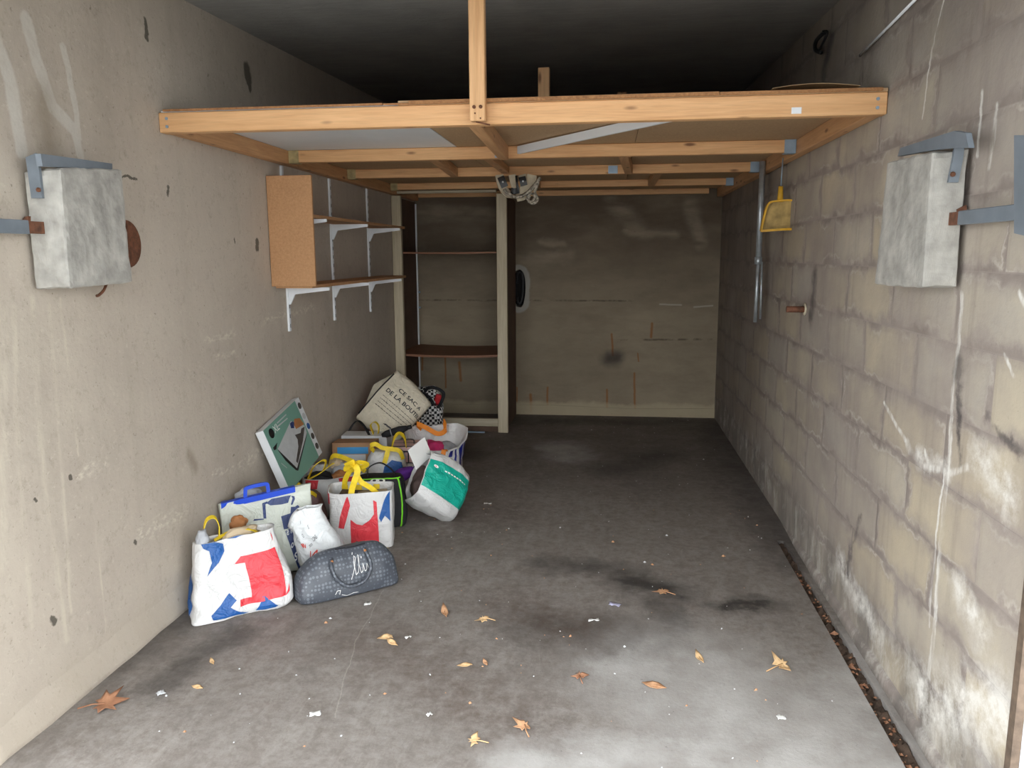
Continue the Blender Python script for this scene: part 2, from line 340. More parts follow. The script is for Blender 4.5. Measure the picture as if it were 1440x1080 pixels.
def block_mat(joint=False):
    t = NT('mortar_wash' if joint else 'concrete_block'); p = t.pos()
    wn = t.noise(p, 6, 5, .65, 0, 1); wv = t.n('ShaderNodeVectorMath', operation='SUBTRACT'); t.put(wv.inputs[0], wn); wv.inputs[1].default_value = (.5, .5, .5)
    grey = t.mix(t.rng(t.noise(p, 2.2, 5, .65), .3, .7), lin((164, 153, 144)), lin((144, 133, 126)))
    grey = t.mix(t.rng(t.noise(t.scale(p, (3, 3, 1)), 1.1, 4, .6), .48, .7, 0, .5), grey, lin((124, 113, 106)))
    if joint: col = grey
    else:
        lp = t.vadd(t.obj(), t.scale(wv.outputs[0], (0, .20, .17))); q = t.sep(lp)
        ey = t.math('SUBTRACT', .25, t.math('ABSOLUTE', q[1])); ez = t.math('SUBTRACT', .1, t.math('ABSOLUTE', q[2]))
        e = t.math('MINIMUM', t.math('MULTIPLY', ey, 1.3), ez)
        core = t.mix(t.rnd(), lin((186, 172, 148)), lin((172, 165, 156)))
        core = t.mix(t.rng(t.noise(p, 5, 5, .7), .35, .7, 0, .55), core, lin((196, 184, 160)))
        vis = t.rng(t.noise(p, 1.6, 4, .6), .35, .65, .1, 1)
        col = t.mix(t.math('MULTIPLY', t.rng(e, -.01, .06, 0, 1, True), vis), grey, core)
        edge = t.math('MULTIPLY', t.rng(t.math('ABSOLUTE', t.math('SUBTRACT', e, .022)), 0, .011, .42, 0, True), t.rng(t.noise(p, 4.5, 4), .48, .68))
        col = t.mix(edge, col, lin((212, 204, 192)))           # salt rims left by drying moisture
        col = t.mix(t.math('MULTIPLY', t.rng(e, -.004, .012, .35, 0), t.rng(t.noise(p, 3, 4), .35, .65)), col, lin((98, 86, 80)))
    col = t.mix(t.rng(t.noise(t.scale(p, (10, 10, .8)), 1.2, 5, .65), .56, .82, 0, .4), col, lin((106, 94, 88)))
    pw = t.vadd(p, t.scale(wv.outputs[0], (.16, .16, .16)))
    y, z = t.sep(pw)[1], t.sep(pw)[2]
    col = t.mix(t.math('MULTIPLY', t.rng(y, 3.6, 5.8, 0, .66, True), t.rng(t.noise(p, 2.4, 5), .2, .6, .6, 1)), col, lin((88, 74, 68)))   # painted fall-off of light towards the back, with some dirt
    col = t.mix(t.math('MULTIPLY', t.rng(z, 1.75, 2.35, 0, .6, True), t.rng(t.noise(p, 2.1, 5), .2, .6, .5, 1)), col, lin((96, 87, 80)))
    damp = t.rng(z, .12, .34, 1, 0, True)
    col = t.mix(t.math('MULTIPLY', damp, t.rng(t.noise(t.scale(p, (5, 5, 1.6)), 1.3, 5, .65), .36, .6, .1, .75)), col, lin((112, 106, 100)))
    col = t.mix(t.math('MULTIPLY', damp, t.rng(t.noise(t.scale(p, (2, 2, 1.2)), 4, 6, .75, .4), .5, .7, 0, .7)), col, lin((206, 200, 190)))
    salt = t.strokes(pw, path(RW, [(1400, 1000), (1300, 985)], .16)+path(RW, [(1330, 655), (1290, 645)], .05)+path(RW, [(1380, 880), (1350, 830)], .08)+path(RW, [(1240, 900), (1180, 790)], .07)+path(RW, [(1420, 700), (1380, 640)], .08))
    col = t.mix(t.math('MULTIPLY', t.rng(salt, .05, .8, 0, .9), t.rng(t.noise(p, 9, 5, .75), .38, .6)), col, lin((226, 222, 214)))
    runv = t.vadd(p, t.scale(wv.outputs[0], (.0, .06, .03)))
    run = t.strokes(runv, path(RW, [(1352, 415), (1348, 480), (1340, 560), (1333, 650), (1322, 780), (1312, 900), (1306, 950)], .016)
        + path(RW, [(1328, 660), (1318, 740), (1306, 880)], .009)+path(RW, [(1326, 0), (1310, 70), (1296, 165)], .008)+path(RW, [(1382, 130), (1374, 220)], .012)+path(RW, [(1402, 150), (1392, 235)], .014)
        + path(RW, [(1300, 655), (1330, 664), (1362, 656)], .016)+path(RW, [(1300, 635), (1306, 658)], .014)+path(RW, [(1243, 565), (1262, 600), (1276, 622)], .012)+path(RW, [(1276, 622), (1280, 634)], .022)+path(RW, [(1410, 500), (1425, 530)], .008)+path(RW, [(1434, 410), (1445, 430)], .012))
    col = t.mix(t.math('MULTIPLY', t.rng(run, .0, .8, 0, .8, True), t.rng(t.noise(t.scale(p, (40, 40, 5)), 1, 4, .7), .38, .6, .1, 1)), col, lin((232, 229, 222)))
    wet = t.strokes(pw, path(RW, [(1350, 512), (1350, 525)], .06)+path(RW, [(1352, 530), (1350, 640)], .03)+path(RW, [(1170, 50), (1158, 100), (1160, 130)], .09)+path(RW, [(1146, 385), (1140, 450)], .07)+path(RW, [(1210, 730), (1190, 800)], .03)+path(RW, [(1395, 590), (1430, 640)], .03))
    col = t.mix(t.math('MULTIPLY', t.rng(wet, .1, .9, 0, .85, True), t.rng(t.noise(p, 12, 4), .3, .6, .4, 1)), col, lin((74, 68, 68)))
    col = t.mix(t.rng(t.noise(p, 60, 4, .7), .66, .76, 0, .5), col, lin((84, 74, 66)))
    t.bump(t.noise(p, 40, 4, .72), .3, .006)
    return t.done(col, .88)
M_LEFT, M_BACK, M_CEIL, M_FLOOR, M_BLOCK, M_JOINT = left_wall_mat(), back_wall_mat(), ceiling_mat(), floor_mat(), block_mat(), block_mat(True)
M_PLINTH = plain('mortar_fillet', (156, 145, 122), .9, .2, 5, .4)
M_DIRT = plain('trench_dirt', (84, 68, 56), .95, .4, 30, .8)
M_ASPH = plain('asphalt', (172, 169, 164), .9, .15, 30, .4)
M_FACADE = plain('white_facade_render', (222, 224, 228), .85, .06, 30, .4)
M_RUST = plain('rusty_steel', (104, 66, 46), .8, .45, 40, .5)
M_STEEL = plain('grey_painted_steel', (112, 120, 128), .5, .18, 9, .25)
M_GALV = plain('galvanised_steel', (150, 170, 188), .4, .12, 14, .1, .35)
M_CONC = plain('counterweight_concrete', (166, 163, 156), .92, .28, 14, 1.0, det=8)
WX = wood('pine_along_x', (226, 180, 130), (200, 148, 98), 0); WY = wood('pine_along_y', (212, 166, 120), (182, 132, 90), 1); WZ = wood('pine_along_z', (226, 182, 134), (200, 150, 102), 2)
M_PALE = wood('pale_whitewood', (206, 194, 168), (178, 164, 136), 2, .7, False); M_PALEX = wood('pale_whitewood_rail', (200, 190, 166), (172, 160, 134), 0, .7, False)
M_CHIP = chip('chipboard', (190, 146, 104), (162, 118, 80)); M_DECK = chip('hardboard_deck', (186, 156, 120), (160, 130, 98), .8, .2)
M_MELA = plain('white_melamine', (226, 230, 234), .45, .03, 4, .02)
M_EDGE = chip('chipboard_edge', (176, 128, 82), (110, 72, 42))
M_SHELFB = wood('brown_shelf', (150, 104, 76), (120, 78, 54), 0, .6, False)
M_DARKPLY = plain('dark_plywood', (92, 70, 56), .8, .2, 6, .2)
M_WHITE = plain('white_enamel', (228, 232, 236), .4, .04, 10, .02)
M_BLACKP = plain('black_plastic', (24, 24, 26), .45, .2, 10, .1)
M_DARK = plain('hole_dark', (26, 24, 24), .95, .2, 10, .2)

# ------------------------------------------------------------------ the shell
# floor with the trench along the right wall
TX0, TX1, TYE = 0.858, 0.918, 3.95
bm = bmesh.new()
def quad(bm, *p): bm.faces.new([bm.verts.new(q) for q in p])
quad(bm, (XL-.05, Y0, 0), (TX0, Y0, 0), (TX0+.012, TYE, 0), (XL-.05, TYE, 0))
quad(bm, (TX1, Y0, 0), (XR+.05, Y0, 0), (XR+.05, TYE, 0), (TX1-.012, TYE, 0))
quad(bm, (TX0+.012, TYE, 0), (TX1-.012, TYE, 0), (XR+.05, TYE, 0), (XR+.05, YB+.05, 0), (XL-.05, YB+.05, 0), (XL-.05, TYE, 0))
quad(bm, (TX0, Y0, 0), (TX0, Y0, -.06), (TX0+.012, TYE, -.05), (TX0+.012, TYE, 0))
quad(bm, (TX1, Y0, 0), (TX1-.012, TYE, 0), (TX1-.012, TYE, -.05), (TX1, Y0, -.06))
quad(bm, (TX0+.012, TYE, 0), (TX0+.012, TYE, -.05), (TX1-.012, TYE, -.05), (TX1-.012, TYE, 0))
bmesh.ops.remove_doubles(bm, verts=bm.verts, dist=1e-4)
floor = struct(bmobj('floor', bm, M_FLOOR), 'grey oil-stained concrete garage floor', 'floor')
bm = bmesh.new(); add_box(bm, TX0-.02, TX1+.02, Y0, TYE+.02, -.09, -.045)
bmesh.ops.subdivide_edges(bm, edges=[e for e in bm.edges if abs((e.verts[0].co-e.verts[1].co).y) > 1], cuts=120)
bmesh.ops.subdivide_edges(bm, edges=[e for e in bm.edges if abs((e.verts[0].co-e.verts[1].co).x) > .05], cuts=6)
for v in bm.verts:
    if v.co.z > -.06: v.co.z += .03*noise.noise(v.co*30)+.012*noise.noise(v.co*90)+.022
o = bmobj('trench_bed', bm, M_DIRT, floor)
# left wall
bm = bmesh.new(); add_box(bm, XL-.2, XL, Y0, YB+.2, -.1, 3.0)
wl = struct(bmobj('wall_left', bm, M_LEFT), 'beige cast concrete wall with pale drips and white paint smears', 'wall')
# mortar fillet at the foot of the left wall
bm = bmesh.new(); rows = []
for i in range(61):
    y = Y0+(YB-Y0)*i/60; j = .014*noise.noise(Vector((y*5, 1, 0)))
    rows.append([bm.verts.new((XL-.01, y, -.01)), bm.verts.new((XL+.03+j, y, -.01)), bm.verts.new((XL+.024+j, y, .015)), bm.verts.new((XL+.006+j*.3, y, .085+2*j)), bm.verts.new((XL-.01, y, .135+2*j))])
for a, b in zip(rows, rows[1:]):
    for k in range(4): bm.faces.new((a[k], a[k+1], b[k+1], b[k]))
bm.faces.new(rows[0]); bm.faces.new(rows[-1][::-1])
bmobj('mortar_fillet', bm, M_LEFT, wl, True)
# back wall with the broken-out hole
hc = BW(729.5, 405); hole = []
for k in range(28):
    a = 2*math.pi*k/28; n_ = 1+.10*noise.noise(Vector((math.cos(a)*1.5, math.sin(a)*1.5, 3)))
    hole.append((hc.x+.062*n_*math.copysign(abs(math.cos(a))**.8, math.cos(a)), hc.z+.165*n_*math.copysign(abs(math.sin(a))**.9, math.sin(a))))
bm = bmesh.new()
ov = [bm.verts.new((x, YB, z)) for x, z in ((XL-.2, -.1), (XR+.2, -.1), (XR+.2, 3), (XL-.2, 3))]
hv = [bm.verts.new((x, YB, z)) for x, z in hole]
es = [bm.edges.new((a, b)) for a, b in zip(ov, ov[1:]+ov[:1])]+[bm.edges.new((a, b)) for a, b in zip(hv, hv[1:]+hv[:1])]
bmesh.ops.triangle_fill(bm, use_beauty=True, edges=es)
kill = [f for f in bm.faces if all(v in hv for v in f.verts)]
bmesh.ops.delete(bm, geom=kill, context='FACES_ONLY')
hb = [bm.verts.new((x, YB+.12, z)) for x, z in hole]
for k in range(28): bm.faces.new((hv[k], hv[(k+1) % 28], hb[(k+1) % 28], hb[k]))
bm.faces.new(hb)
add_box(bm, XL-.2, XR+.2, YB+.14, YB+.2, -.1, 3)
wb = struct(bmobj('wall_back', bm, M_BACK), 'brown stained concrete back wall with rust runs', 'wall')
bm = bmesh.new(); q = [bm.verts.new((hc.x+(x-hc.x)*.93, YB+.06, hc.z+(z-hc.z)*.95)) for x, z in hole]; bm.faces.new(q)
rr = bmesh.ops.extrude_face_region(bm, geom=bm.faces[:]); bmesh.ops.translate(bm, vec=(0, .05, 0), verts=[v for v in rr['geom'] if isinstance(v, bmesh.types.BMVert)])
bmobj('hole_shade', bm, M_DARK, wb)  # dark plug added for the shade inside the hole
bm = bmesh.new(); add_prism(bm, [(XL, -.01), (XR, -.01), (XR, .085), (.2, .07), (-.5, .09), (XL, .08)], 1, YB-.012, YB+.01)
bmobj('base_ledge', bm, M_BACK, wb)
# right wall of blocks
bm = bmesh.new(); add_box(bm, XR+.0016, XR+.2, Y0, YB+.2, -.1, 3.0)
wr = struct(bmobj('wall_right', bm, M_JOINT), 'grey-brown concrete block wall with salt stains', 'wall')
def block_mesh(ly):
    bm = bmesh.new(); gx = .006; h = .2/2-.0015; l = ly/2-.0015; b = .018
    F = [bm.verts.new((0, s*(l-b), u*(h-b))) for s, u in ((-1, -1), (1, -1), (1, 1), (-1, 1))]
    G = [bm.verts.new((.0014, s*l, u*h)) for s, u in ((-1, -1), (1, -1), (1, 1), (-1, 1))]
    H = [bm.verts.new((.05, s*l, u*h)) for s, u in ((-1, -1), (1, -1), (1, 1), (-1, 1))]
    bm.faces.new(F[::-1])
    for A, B in ((F, G), (G, H)):
        for k in range(4): bm.faces.new((A[k], A[(k+1) % 4], B[(k+1) % 4], B[k]))
    bmesh.ops.recalc_face_normals(bm, faces=bm.faces)
    me = bpy.data.meshes.new('block'); bm.to_mesh(me); bm.free(); me.materials.append(M_BLOCK); return me
BF, BH = block_mesh(.5), block_mesh(.25)
for c in range(14):
    z = .1+.2*c; y = Y0
    if c % 2: segs = [.25]
    else: segs = []
    while y+sum(segs) < YB:
        segs.append(.5)
    for s in segs:
        if z-.1 < HC(y) and y+s*.3 < YB:
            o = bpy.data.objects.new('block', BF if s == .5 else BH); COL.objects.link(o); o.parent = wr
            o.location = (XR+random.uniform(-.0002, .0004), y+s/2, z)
        y += s
# low ledge along the foot of the right wall by the trench
bm = bmesh.new(); rows = []
for i in range(41):
    y = Y0+(TYE+.3-Y0)*i/40; j = .006*noise.noise(Vector((y*5, 4, 0))); k = min(1, max(0, (TYE+.3-y)/.5))
    rows.append([bm.verts.new((XR+.02, y, -.005)), bm.verts.new((XR-.018*k+j, y, -.005)), bm.verts.new((XR-.010*k+j, y, .035*k)), bm.verts.new((XR+.02, y, .06*k))])
for a, b in zip(rows, rows[1:]):
    for q in range(3): bm.faces.new((a[q], a[q+1], b[q+1], b[q]))
bmobj('foot_ledge', bm, M_JOINT, wr, True)
# ceiling
bm = bmesh.new(); add_prism(bm, [(Y0, HC(Y0)), (YB+.2, HC(YB+.2)), (YB+.2, 3.0), (Y0, 3.0)], 0, XL-.2, XR+.2)
struct(bmobj('ceiling', bm, M_CEIL), 'dark grey rough concrete ceiling', 'ceiling')
# front of the building: lintel, piers and the lane outside
bm = bmesh.new(); add_box(bm, XL-3, XR+3, Y0-.02, Y0+.1, 2.3, 3.1)
add_box(bm, XL-3, XL-.0, Y0-.02, Y0, -.1, 2.3)
wf = struct(bmobj('wall_front', bm, M_FACADE), 'white rendered front of the garage', 'wall')
bm = bmesh.new(); add_box(bm, XR+.016, XR+3, Y0-.01, Y0, -.1, 2.3)
bmobj('pier', bm, M_FACADE, wf)
bm = bmesh.new(); add_prism(bm, [(XR-.005, Y0-.012), (XR+.014, Y0-.012), (XR+.014, Y0-.006), (XR, Y0-.006), (XR, Y0+.014), (XR-.005, Y0+.014)], 2, 0, 2.16)
tr = struct(bmobj('trim_1', bm, plain('dull_brown_steel', (104, 88, 74), .8, .35, 30, .4)), 'rusty steel angle on the right door jamb', 'door jamb')
bm = bmesh.new(); add_box(bm, -25, 25, -30, Y0, -.2, -.003)
struct(bmobj('ground', bm, M_ASPH), 'grey asphalt lane outside the garage', 'ground')

# the tilting garage door, swung up and half outside above the opening
dr = struct(box('door_1', (XL+.04, XR-.04, -.05, 2.0, 2.2, 2.24), M_STEEL, None, .004), 'grey steel tilting garage door swung up overhead', 'door')
for k in range(5): box('rib', (XL+.06, XR-.06, .1+.4*k, .14+.4*k, 2.16, 2.2), M_STEEL, dr, .003)

# ------------------------------------------------------------------ the wooden loft
ZB, ZT = 1.925, 2.0
loft = thing('loft_platform', 'pine loft platform spanning the garage below the ceiling', 'platform', (0, 3, ZB))
fb = box('front_beam', (XL+.002, XR-.002, 2.975, 3.025, ZB, ZT), WX, loft, .003)
for sx in (XL+.035, XR-.035):
    bm = bmesh.new()
    for dz in (.022, .052): add_tube(bm, [(sx, 2.9755, ZB+dz), (sx, 2.972, ZB+dz)], .006, 8)
    bmobj('screw', bm, M_GALV, fb)
box('price_sticker', (P(1113, 155, 1, 2.975).x, P(1127, 155, 1, 2.975).x, 2.9735, 2.975, P(1120, 160, 1, 2.975).z, P(1120, 151, 1, 2.975).z), M_WHITE, fb, 0)
JY = [4.11, 5.06, 6.08]
box('wall_ledger', (XL+.002, XL+.05, 3.028, 7.0, ZB+.003, ZT), WY, loft, .003)
box('wall_ledger', (XR-.05, XR-.002, 3.028, 7.0, ZB+.003, ZT), WY, loft, .003)
JZ = [.012, .018, .026]
for j, y in enumerate(JY): box('joist', (XL+.053, XR-.053, y, y+.045, ZB+JZ[j], ZT-.001), WX, loft, .003)
box('back_ledger', (XL+.053, XR-.12, 6.975, 7.02, ZB+.03, ZT), WX, loft, .003)
# galvanised hangers where joists meet ledgers
M_ZINC = plain('yellow_zinc', (172, 156, 112), .5, .3, 25, .2)
def hanger(x, y, side, z0, parent=loft):
    bm = bmesh.new(); h = .062
    add_box(bm, x, x+side*.055 if side > 0 else x, y-.003, y-.0005, z0-.002, z0+h) if side > 0 else add_box(bm, x-.055, x, y-.003, y-.0005, z0-.002, z0+h)
    a, b = (x, x+.055) if side > 0 else (x-.055, x)
    add_box(bm, a, b, y-.003, y+.048, z0-.004, z0-.001)
    for k in range(3): add_tube(bm, [((a+b)/2+.012*(-1)**k, y-.003, z0+.012+.018*k), ((a+b)/2+.012*(-1)**k, y-.006, z0+.012+.018*k)], .004, 6)
    bmobj('joist_hanger', bm, M_ZINC if side > 0 else M_GALV, parent)
for j, y in enumerate(JY):
    hanger(XR-.053, y, -1, ZB+JZ[j]); hanger(XL+.053, y, 1, ZB+JZ[j])
# short cross members between the joists
NG = [(-.515, 3.03, 4.108, .003, -.03), (-.93, 4.158, 5.058, .016, -.06), (.06, 4.158, 5.058, .016, .05), (-.66, 4.158, 5.058, .03, 0), (-.55, 5.108, 6.078, .022, 0), (.3, 5.108, 6.078, .022, 0)]
for x, y0, y1, dz, sl in NG:
    bm = bmesh.new(); vs = add_box(bm, x-.024, x+.024, y0, y1, ZB+dz, ZT-.002, .003)
    for v in vs:
        if v.is_valid: v.co.x += sl*(v.co.y-y0)/(y1-y0)
    bmobj('noggin', bm, WY, loft)
def plate(x, y, z0, z1, w_):
    bm = bmesh.new(); add_box(bm, x-w_/2, x+w_/2, y-.003, y-.0005, z0, z1)
    for a in (-.3, .3):
        for b in (.2, .5, .8): add_tube(bm, [(x+a*w_, y-.003, z0+b*(z1-z0)), (x+a*w_, y-.006, z0+b*(z1-z0))], .0035, 6)
    bmobj('fixing_plate', bm, M_GALV, loft)
plate(P(703, 215, 1, 4.11).x, 4.11, ZB+.016, ZB+.07, .052); plate(P(862, 239, 1, 5.06).x, 5.06, ZB+.02, ZB+.068, .058)
# deck boards
DZ = ZT+.0005
def board(x0, x1, y0, y1, mat, th=.018, z=DZ): return box('deck_board', (x0, x1, y0, y1, z, z+th), mat, loft, .001)
xs = [XL+.004, -.79, .12, XR-.004]
board(xs[0], xs[1]-.004, 2.99, 4.13, M_MELA, .008)
board(xs[1], xs[2]-.002, 2.968, 4.13, M_DECK, .016); board(xs[2], xs[3], 2.972, 4.13, M_DECK, .012)
for (a, b) in ((4.134, 5.08), (5.084, 6.10), (6.104, YB-.01)):
    for k in range(3): board(xs[k], xs[k+1]-.003, a, b, M_DECK, .014)
fr = []
for (px0, px1, h, dy) in ((232, 540, .008, .0), (541, 577, .006, .0), (577, 1010, .012, -.006), (1011, 1238, .011, -.002)):
    a, b = P(px0, 145, 1, 2.98).x, P(px1, 145, 1, 2.98).x
    box('board_edge', (max(a, XL+.003), min(b, XR-.003), 2.958+dy, 2.966, ZT+.001, ZT+.001+h), M_EDGE, loft, .001)
# loose sheet curling on the deck at the right
bm = bmesh.new(); g = []
for i in range(13):
    x = P(1080, 135, 1, 3.1).x+(.3)*i/12; zz = .030+.012*math.sin(math.pi*i/12)
    g.append([bm.verts.new((x, 3.02, ZT+zz)), bm.verts.new((x, 3.4, ZT+zz)), bm.verts.new((x, 3.4, ZT+zz+.002)), bm.verts.new((x, 3.02, ZT+zz+.002))])
for a, b in zip(g, g[1:]):
    for k in range(4): bm.faces.new((a[k], a[(k+1) % 4], b[(k+1) % 4], b[k]))
bm.faces.new(g[0]); bm.faces.new(g[-1][::-1])
tag(bmobj('curled_sheet', bm, M_DECK, None, False), 'thin pale sheet curling up on the right end of the loft', 'sheet')
# posts hanging the loft from the ceiling
fp0, fp1 = P(661, 90, 1, 2.94).x, P(683, 90, 1, 2.94).x
fpost = box('hanging_post', (fp0, fp1, 2.915, 2.956, ZB+.004, HC(2.93)), WZ, loft, .003)
for a in (.3, .72): tube('bolt_head', [(fp0+(fp1-fp0)*a, 2.915, ZB+.052), (fp0+(fp1-fp0)*a, 2.911, ZB+.052)], .0065, M_RUST, fpost, 10)
for a, z_ in ((.35, .03), (.7, .012)): tube('screw_head', [(fp0+(fp1-fp0)*a, 2.915, ZB+z_), (fp0+(fp1-fp0)*a, 2.913, ZB+z_)], .003, M_RUST, fpost, 8)
tube('nail', [(fp0+.02, 2.93, ZB+.003), (fp1+.012, 2.95, ZB-.006)], .003, M_RUST, fpost, 6)
q0, q1 = P(757, 120, 1, 4.12), P(773, 97, 1, 4.12)
box('hanging_post', (q0.x, q1.x, 4.10, 4.145, ZT+.02, 2.372), WZ, loft, .003)
q0, q1 = P(868, 130, 1, 5.07), P(882, 97, 1, 5.07)
box('hanging_post', (q0.x, q1.x, 5.06, 5.1, ZT+.02, 2.43), WZ, loft, .003)
# white strip under the deck
a, b = P(729, 211, 1, 4.085), P(1004, 170, 1, 3.06)
a.z, b.z = ZT-.046, ZT-.040
d = (b-a).normalized(); n_ = Vector((-d.y, d.x, 0)).normalized()
bm = bmesh.new(); vv = []
for p_ in (a, b): vv.append([bm.verts.new(p_+n_*q*.007+Vector((0, 0, zz))) for q, zz in ((-1, 0), (1, 0), (1, .038), (-1, .038))])
for k in range(4): bm.faces.new((vv[0][k], vv[0][(k+1) % 4], vv[1][(k+1) % 4], vv[1][k]))
bm.faces.new(vv[0][::-1]); bm.faces.new(vv[1])
bmobj('batten', bm, M_MELA, loft)
loft.children[-1]['label'] = 'white strip nailed slantwise under the deck'

# ------------------------------------------------------------------ bundle of straps and chain hanging from the loft
M_CANVAS = plain('pale_canvas', (196, 184, 160), .85, .15, 20, .4); M_ROPE = plain('grey_rope', (150, 142, 128), .85, .75, 75, .8, det=1)
yb = 4.93
def PB(x, y, dy=0): return P(x, y, 1, yb+dy)
bd = thing('strap_bundle', 'bundle of pale straps with black clips and cord hanging from the loft', 'straps', PB(730, 248))
for pts, w_ in (([(702, 246), (706, 262), (716, 274), (728, 277)], .05), ([(720, 246), (724, 262), (730, 274)], .045), ([(748, 246), (745, 262), (736, 274), (726, 277)], .06), ([(734, 246), (738, 258), (735, 270)], .05)):
    ribbon('canvas_strap', [PB(*q, dy=-.015*i) for i, q in enumerate(pts)], w_, M_CANVAS, bd, side=(1, .3, 0), thick=.008)
for x0, y0, x1, y1 in ((703, 249, 711, 263), (733, 249, 738, 261)):
    c = ribbon('black_clip', [PB(x0+1, y0, -.05), PB((x0+x1)/2, (y0+y1)/2, -.055), PB(x1-1, y1, -.05)], .042, M_BLACKP, bd, side=(1, .1, 0), thick=.014)
    tube('rivet', [PB((x0+x1)/2, (y0+y1)/2, -.062), PB((x0+x1)/2, (y0+y1)/2, -.07)], .006, M_WHITE, c, 8)
ribbon('black_buckle', [PB(719, 268, -.07), PB(723, 269, -.075), PB(727, 268, -.07)], .035, M_BLACKP, bd, side=(0, 0, 1), thick=.014)
ribbon('black_strap', [PB(726, 247, -.03), PB(727, 258, -.05), PB(729, 272, -.05)], .014, M_BLACKP, bd, side=(1, 0, 0), thick=.004)
tube('cord', catmull([PB(*q, dy=-.09) for q in ((709, 266), (716, 274), (728, 277), (740, 272), (750, 262), (760, 250))], 6), .010, M_ROPE, bd)
tube('cord', catmull([PB(*q, dy=-.11) for q in ((714, 271), (724, 277), (736, 275), (748, 266), (757, 256), (752, 270), (756, 280), (750, 286), (743, 282), (745, 275))], 6), .009, M_ROPE, bd)
tube('cord', catmull([PB(*q, dy=-.12) for q in ((740, 278), (746, 284), (752, 278), (748, 272), (741, 277))], 6), .007, M_ROPE, bd)

# ------------------------------------------------------------------ wall shelf on the left
sh = thing('wall_shelf', 'white bracket shelving with two chipboard shelves on the left wall', 'shelf', (XL, 4.8, 1.04))
RY = [4.115, 4.838, 5.608]
for y in RY:
    up = box('upright_rail', (XL+.001, XL+.014, y-.012, y+.012, 1.04, ZB-.002), M_WHITE, sh, .002)
    bm = bmesh.new()
    for k in range(16): add_box(bm, XL+.0135, XL+.0148, y-.003, y+.003, 1.06+.053*k, 1.08+.053*k)
    bmobj('slots', bm, M_DARK, up)['kind'] = 'stuff'
    for z in (1.645, 1.282):
        bm = bmesh.new(); add_prism(bm, [(XL+.014, z-.095), (XL+.022, z-.095), (XL+.05, z-.04), (XL+.245, z-.018), (XL+.245, z-.002), (XL+.014, z-.002)], 1, y-.006, y+.006)
        bmobj('bracket', bm, M_WHITE, sh)
for z in (1.645, 1.282): box('shelf_board', (XL+.016, XL+.215, 3.945, 5.86, z, z+.017), M_CHIP, sh, .001)
pa, pb_, pc, pd = P(379, 247, 1, 3.92), P(439, 247, 1, 3.92), P(444, 402, 1, 3.92), P(388, 403, 1, 3.92)
ep = box('end_panel', (XL+.004, pc.x, 3.92, 3.938, pd.z, pa.z), M_CHIP, sh, .002)
ep['label'] = 'plain chipboard panel closing the shelf end'

# ------------------------------------------------------------------ closet frame at the back left
YC = 6.25
cl = thing('storage_rack', 'pale wooden rack with brown shelves in the back left corner', 'rack', (-1.3, YC, 0))
def cx(px, py=400): return P(px, py, 1, YC).x
PW = .075
rx0 = P(699, 430, 1, YC).x
box('post', (XL+.006, XL+.006+PW, YC, YC+.045, .0, ZB-.004), M_PALE, cl, .003)
box('post', (rx0, rx0+.082, YC, YC+.045, .0, ZB+.0), M_PALE, cl, .003)
box('top_rail', (XL+.055, rx0, YC-.004, YC+.03, 1.935, 1.955), M_PALEX, cl, .002)
box('bottom_rail', (XL+.006+PW, rx0, YC+.002, YC+.04, .05, .115), M_PALEX, cl, .003)
box('plinth', (XL+.03, rx0, YC+.03, YC+.06, .0, .05), M_DARKPLY, cl, .002)
box('side_panel', (rx0+.045, rx0+.062, YC+.045, YB-.025, .0, ZB-.01), M_DARKPLY, cl, .002)
box('side_panel', (XL+.003, XL+.018, YC+.05, YB-.015, .0, ZB-.01), M_DARKPLY, cl, .002)
for y in (YC+.3,): pass
def sag_shelf(z, d0, sag, mat, th):
    bm = bmesh.new(); g = []
    x0, x1 = XL+.02, rx0+.05
    for i in range(17):
        s = i/16; zz = z-sag*math.sin(math.pi*s); x = x0+(x1-x0)*s
        g.append([bm.verts.new((x, y, q)) for y, q in ((d0, zz), (YB-.02, zz), (YB-.02, zz+th), (d0, zz+th))])
    for a, b in zip(g, g[1:]):
        for k in range(4): bm.faces.new((a[k], a[(k+1) % 4], b[(k+1) % 4], b[k]))
    bm.faces.new(g[0]); bm.faces.new(g[-1][::-1])
    return bmobj('shelf', bm, mat, cl)
sag_shelf(1.465, YC+.06, .006, M_SHELFB, .012)
s2 = sag_shelf(.625, YC+.06, .014, M_SHELFB, .018)
ux = P(578, 400, 1, YB).x
ur = box('slotted_upright', (XL+.02, XL+.032, YB-.06, YB-.04, .1, 1.9), M_WHITE, cl, .001)
for z in (1.12, .98): tube('screw', [(XL+.03, YB-.05, z), (XL+.05, YB-.05, z)], .008, M_GALV, ur, 8)
# grey metal strip lying along the foot of the rack
tag(box('metal_strip', (-1.42, -1.0, YC-.03, YC-.008, .0, .012), M_GALV, None, .002), 'thin grey metal strip on the floor at the foot of the rack', 'strip')

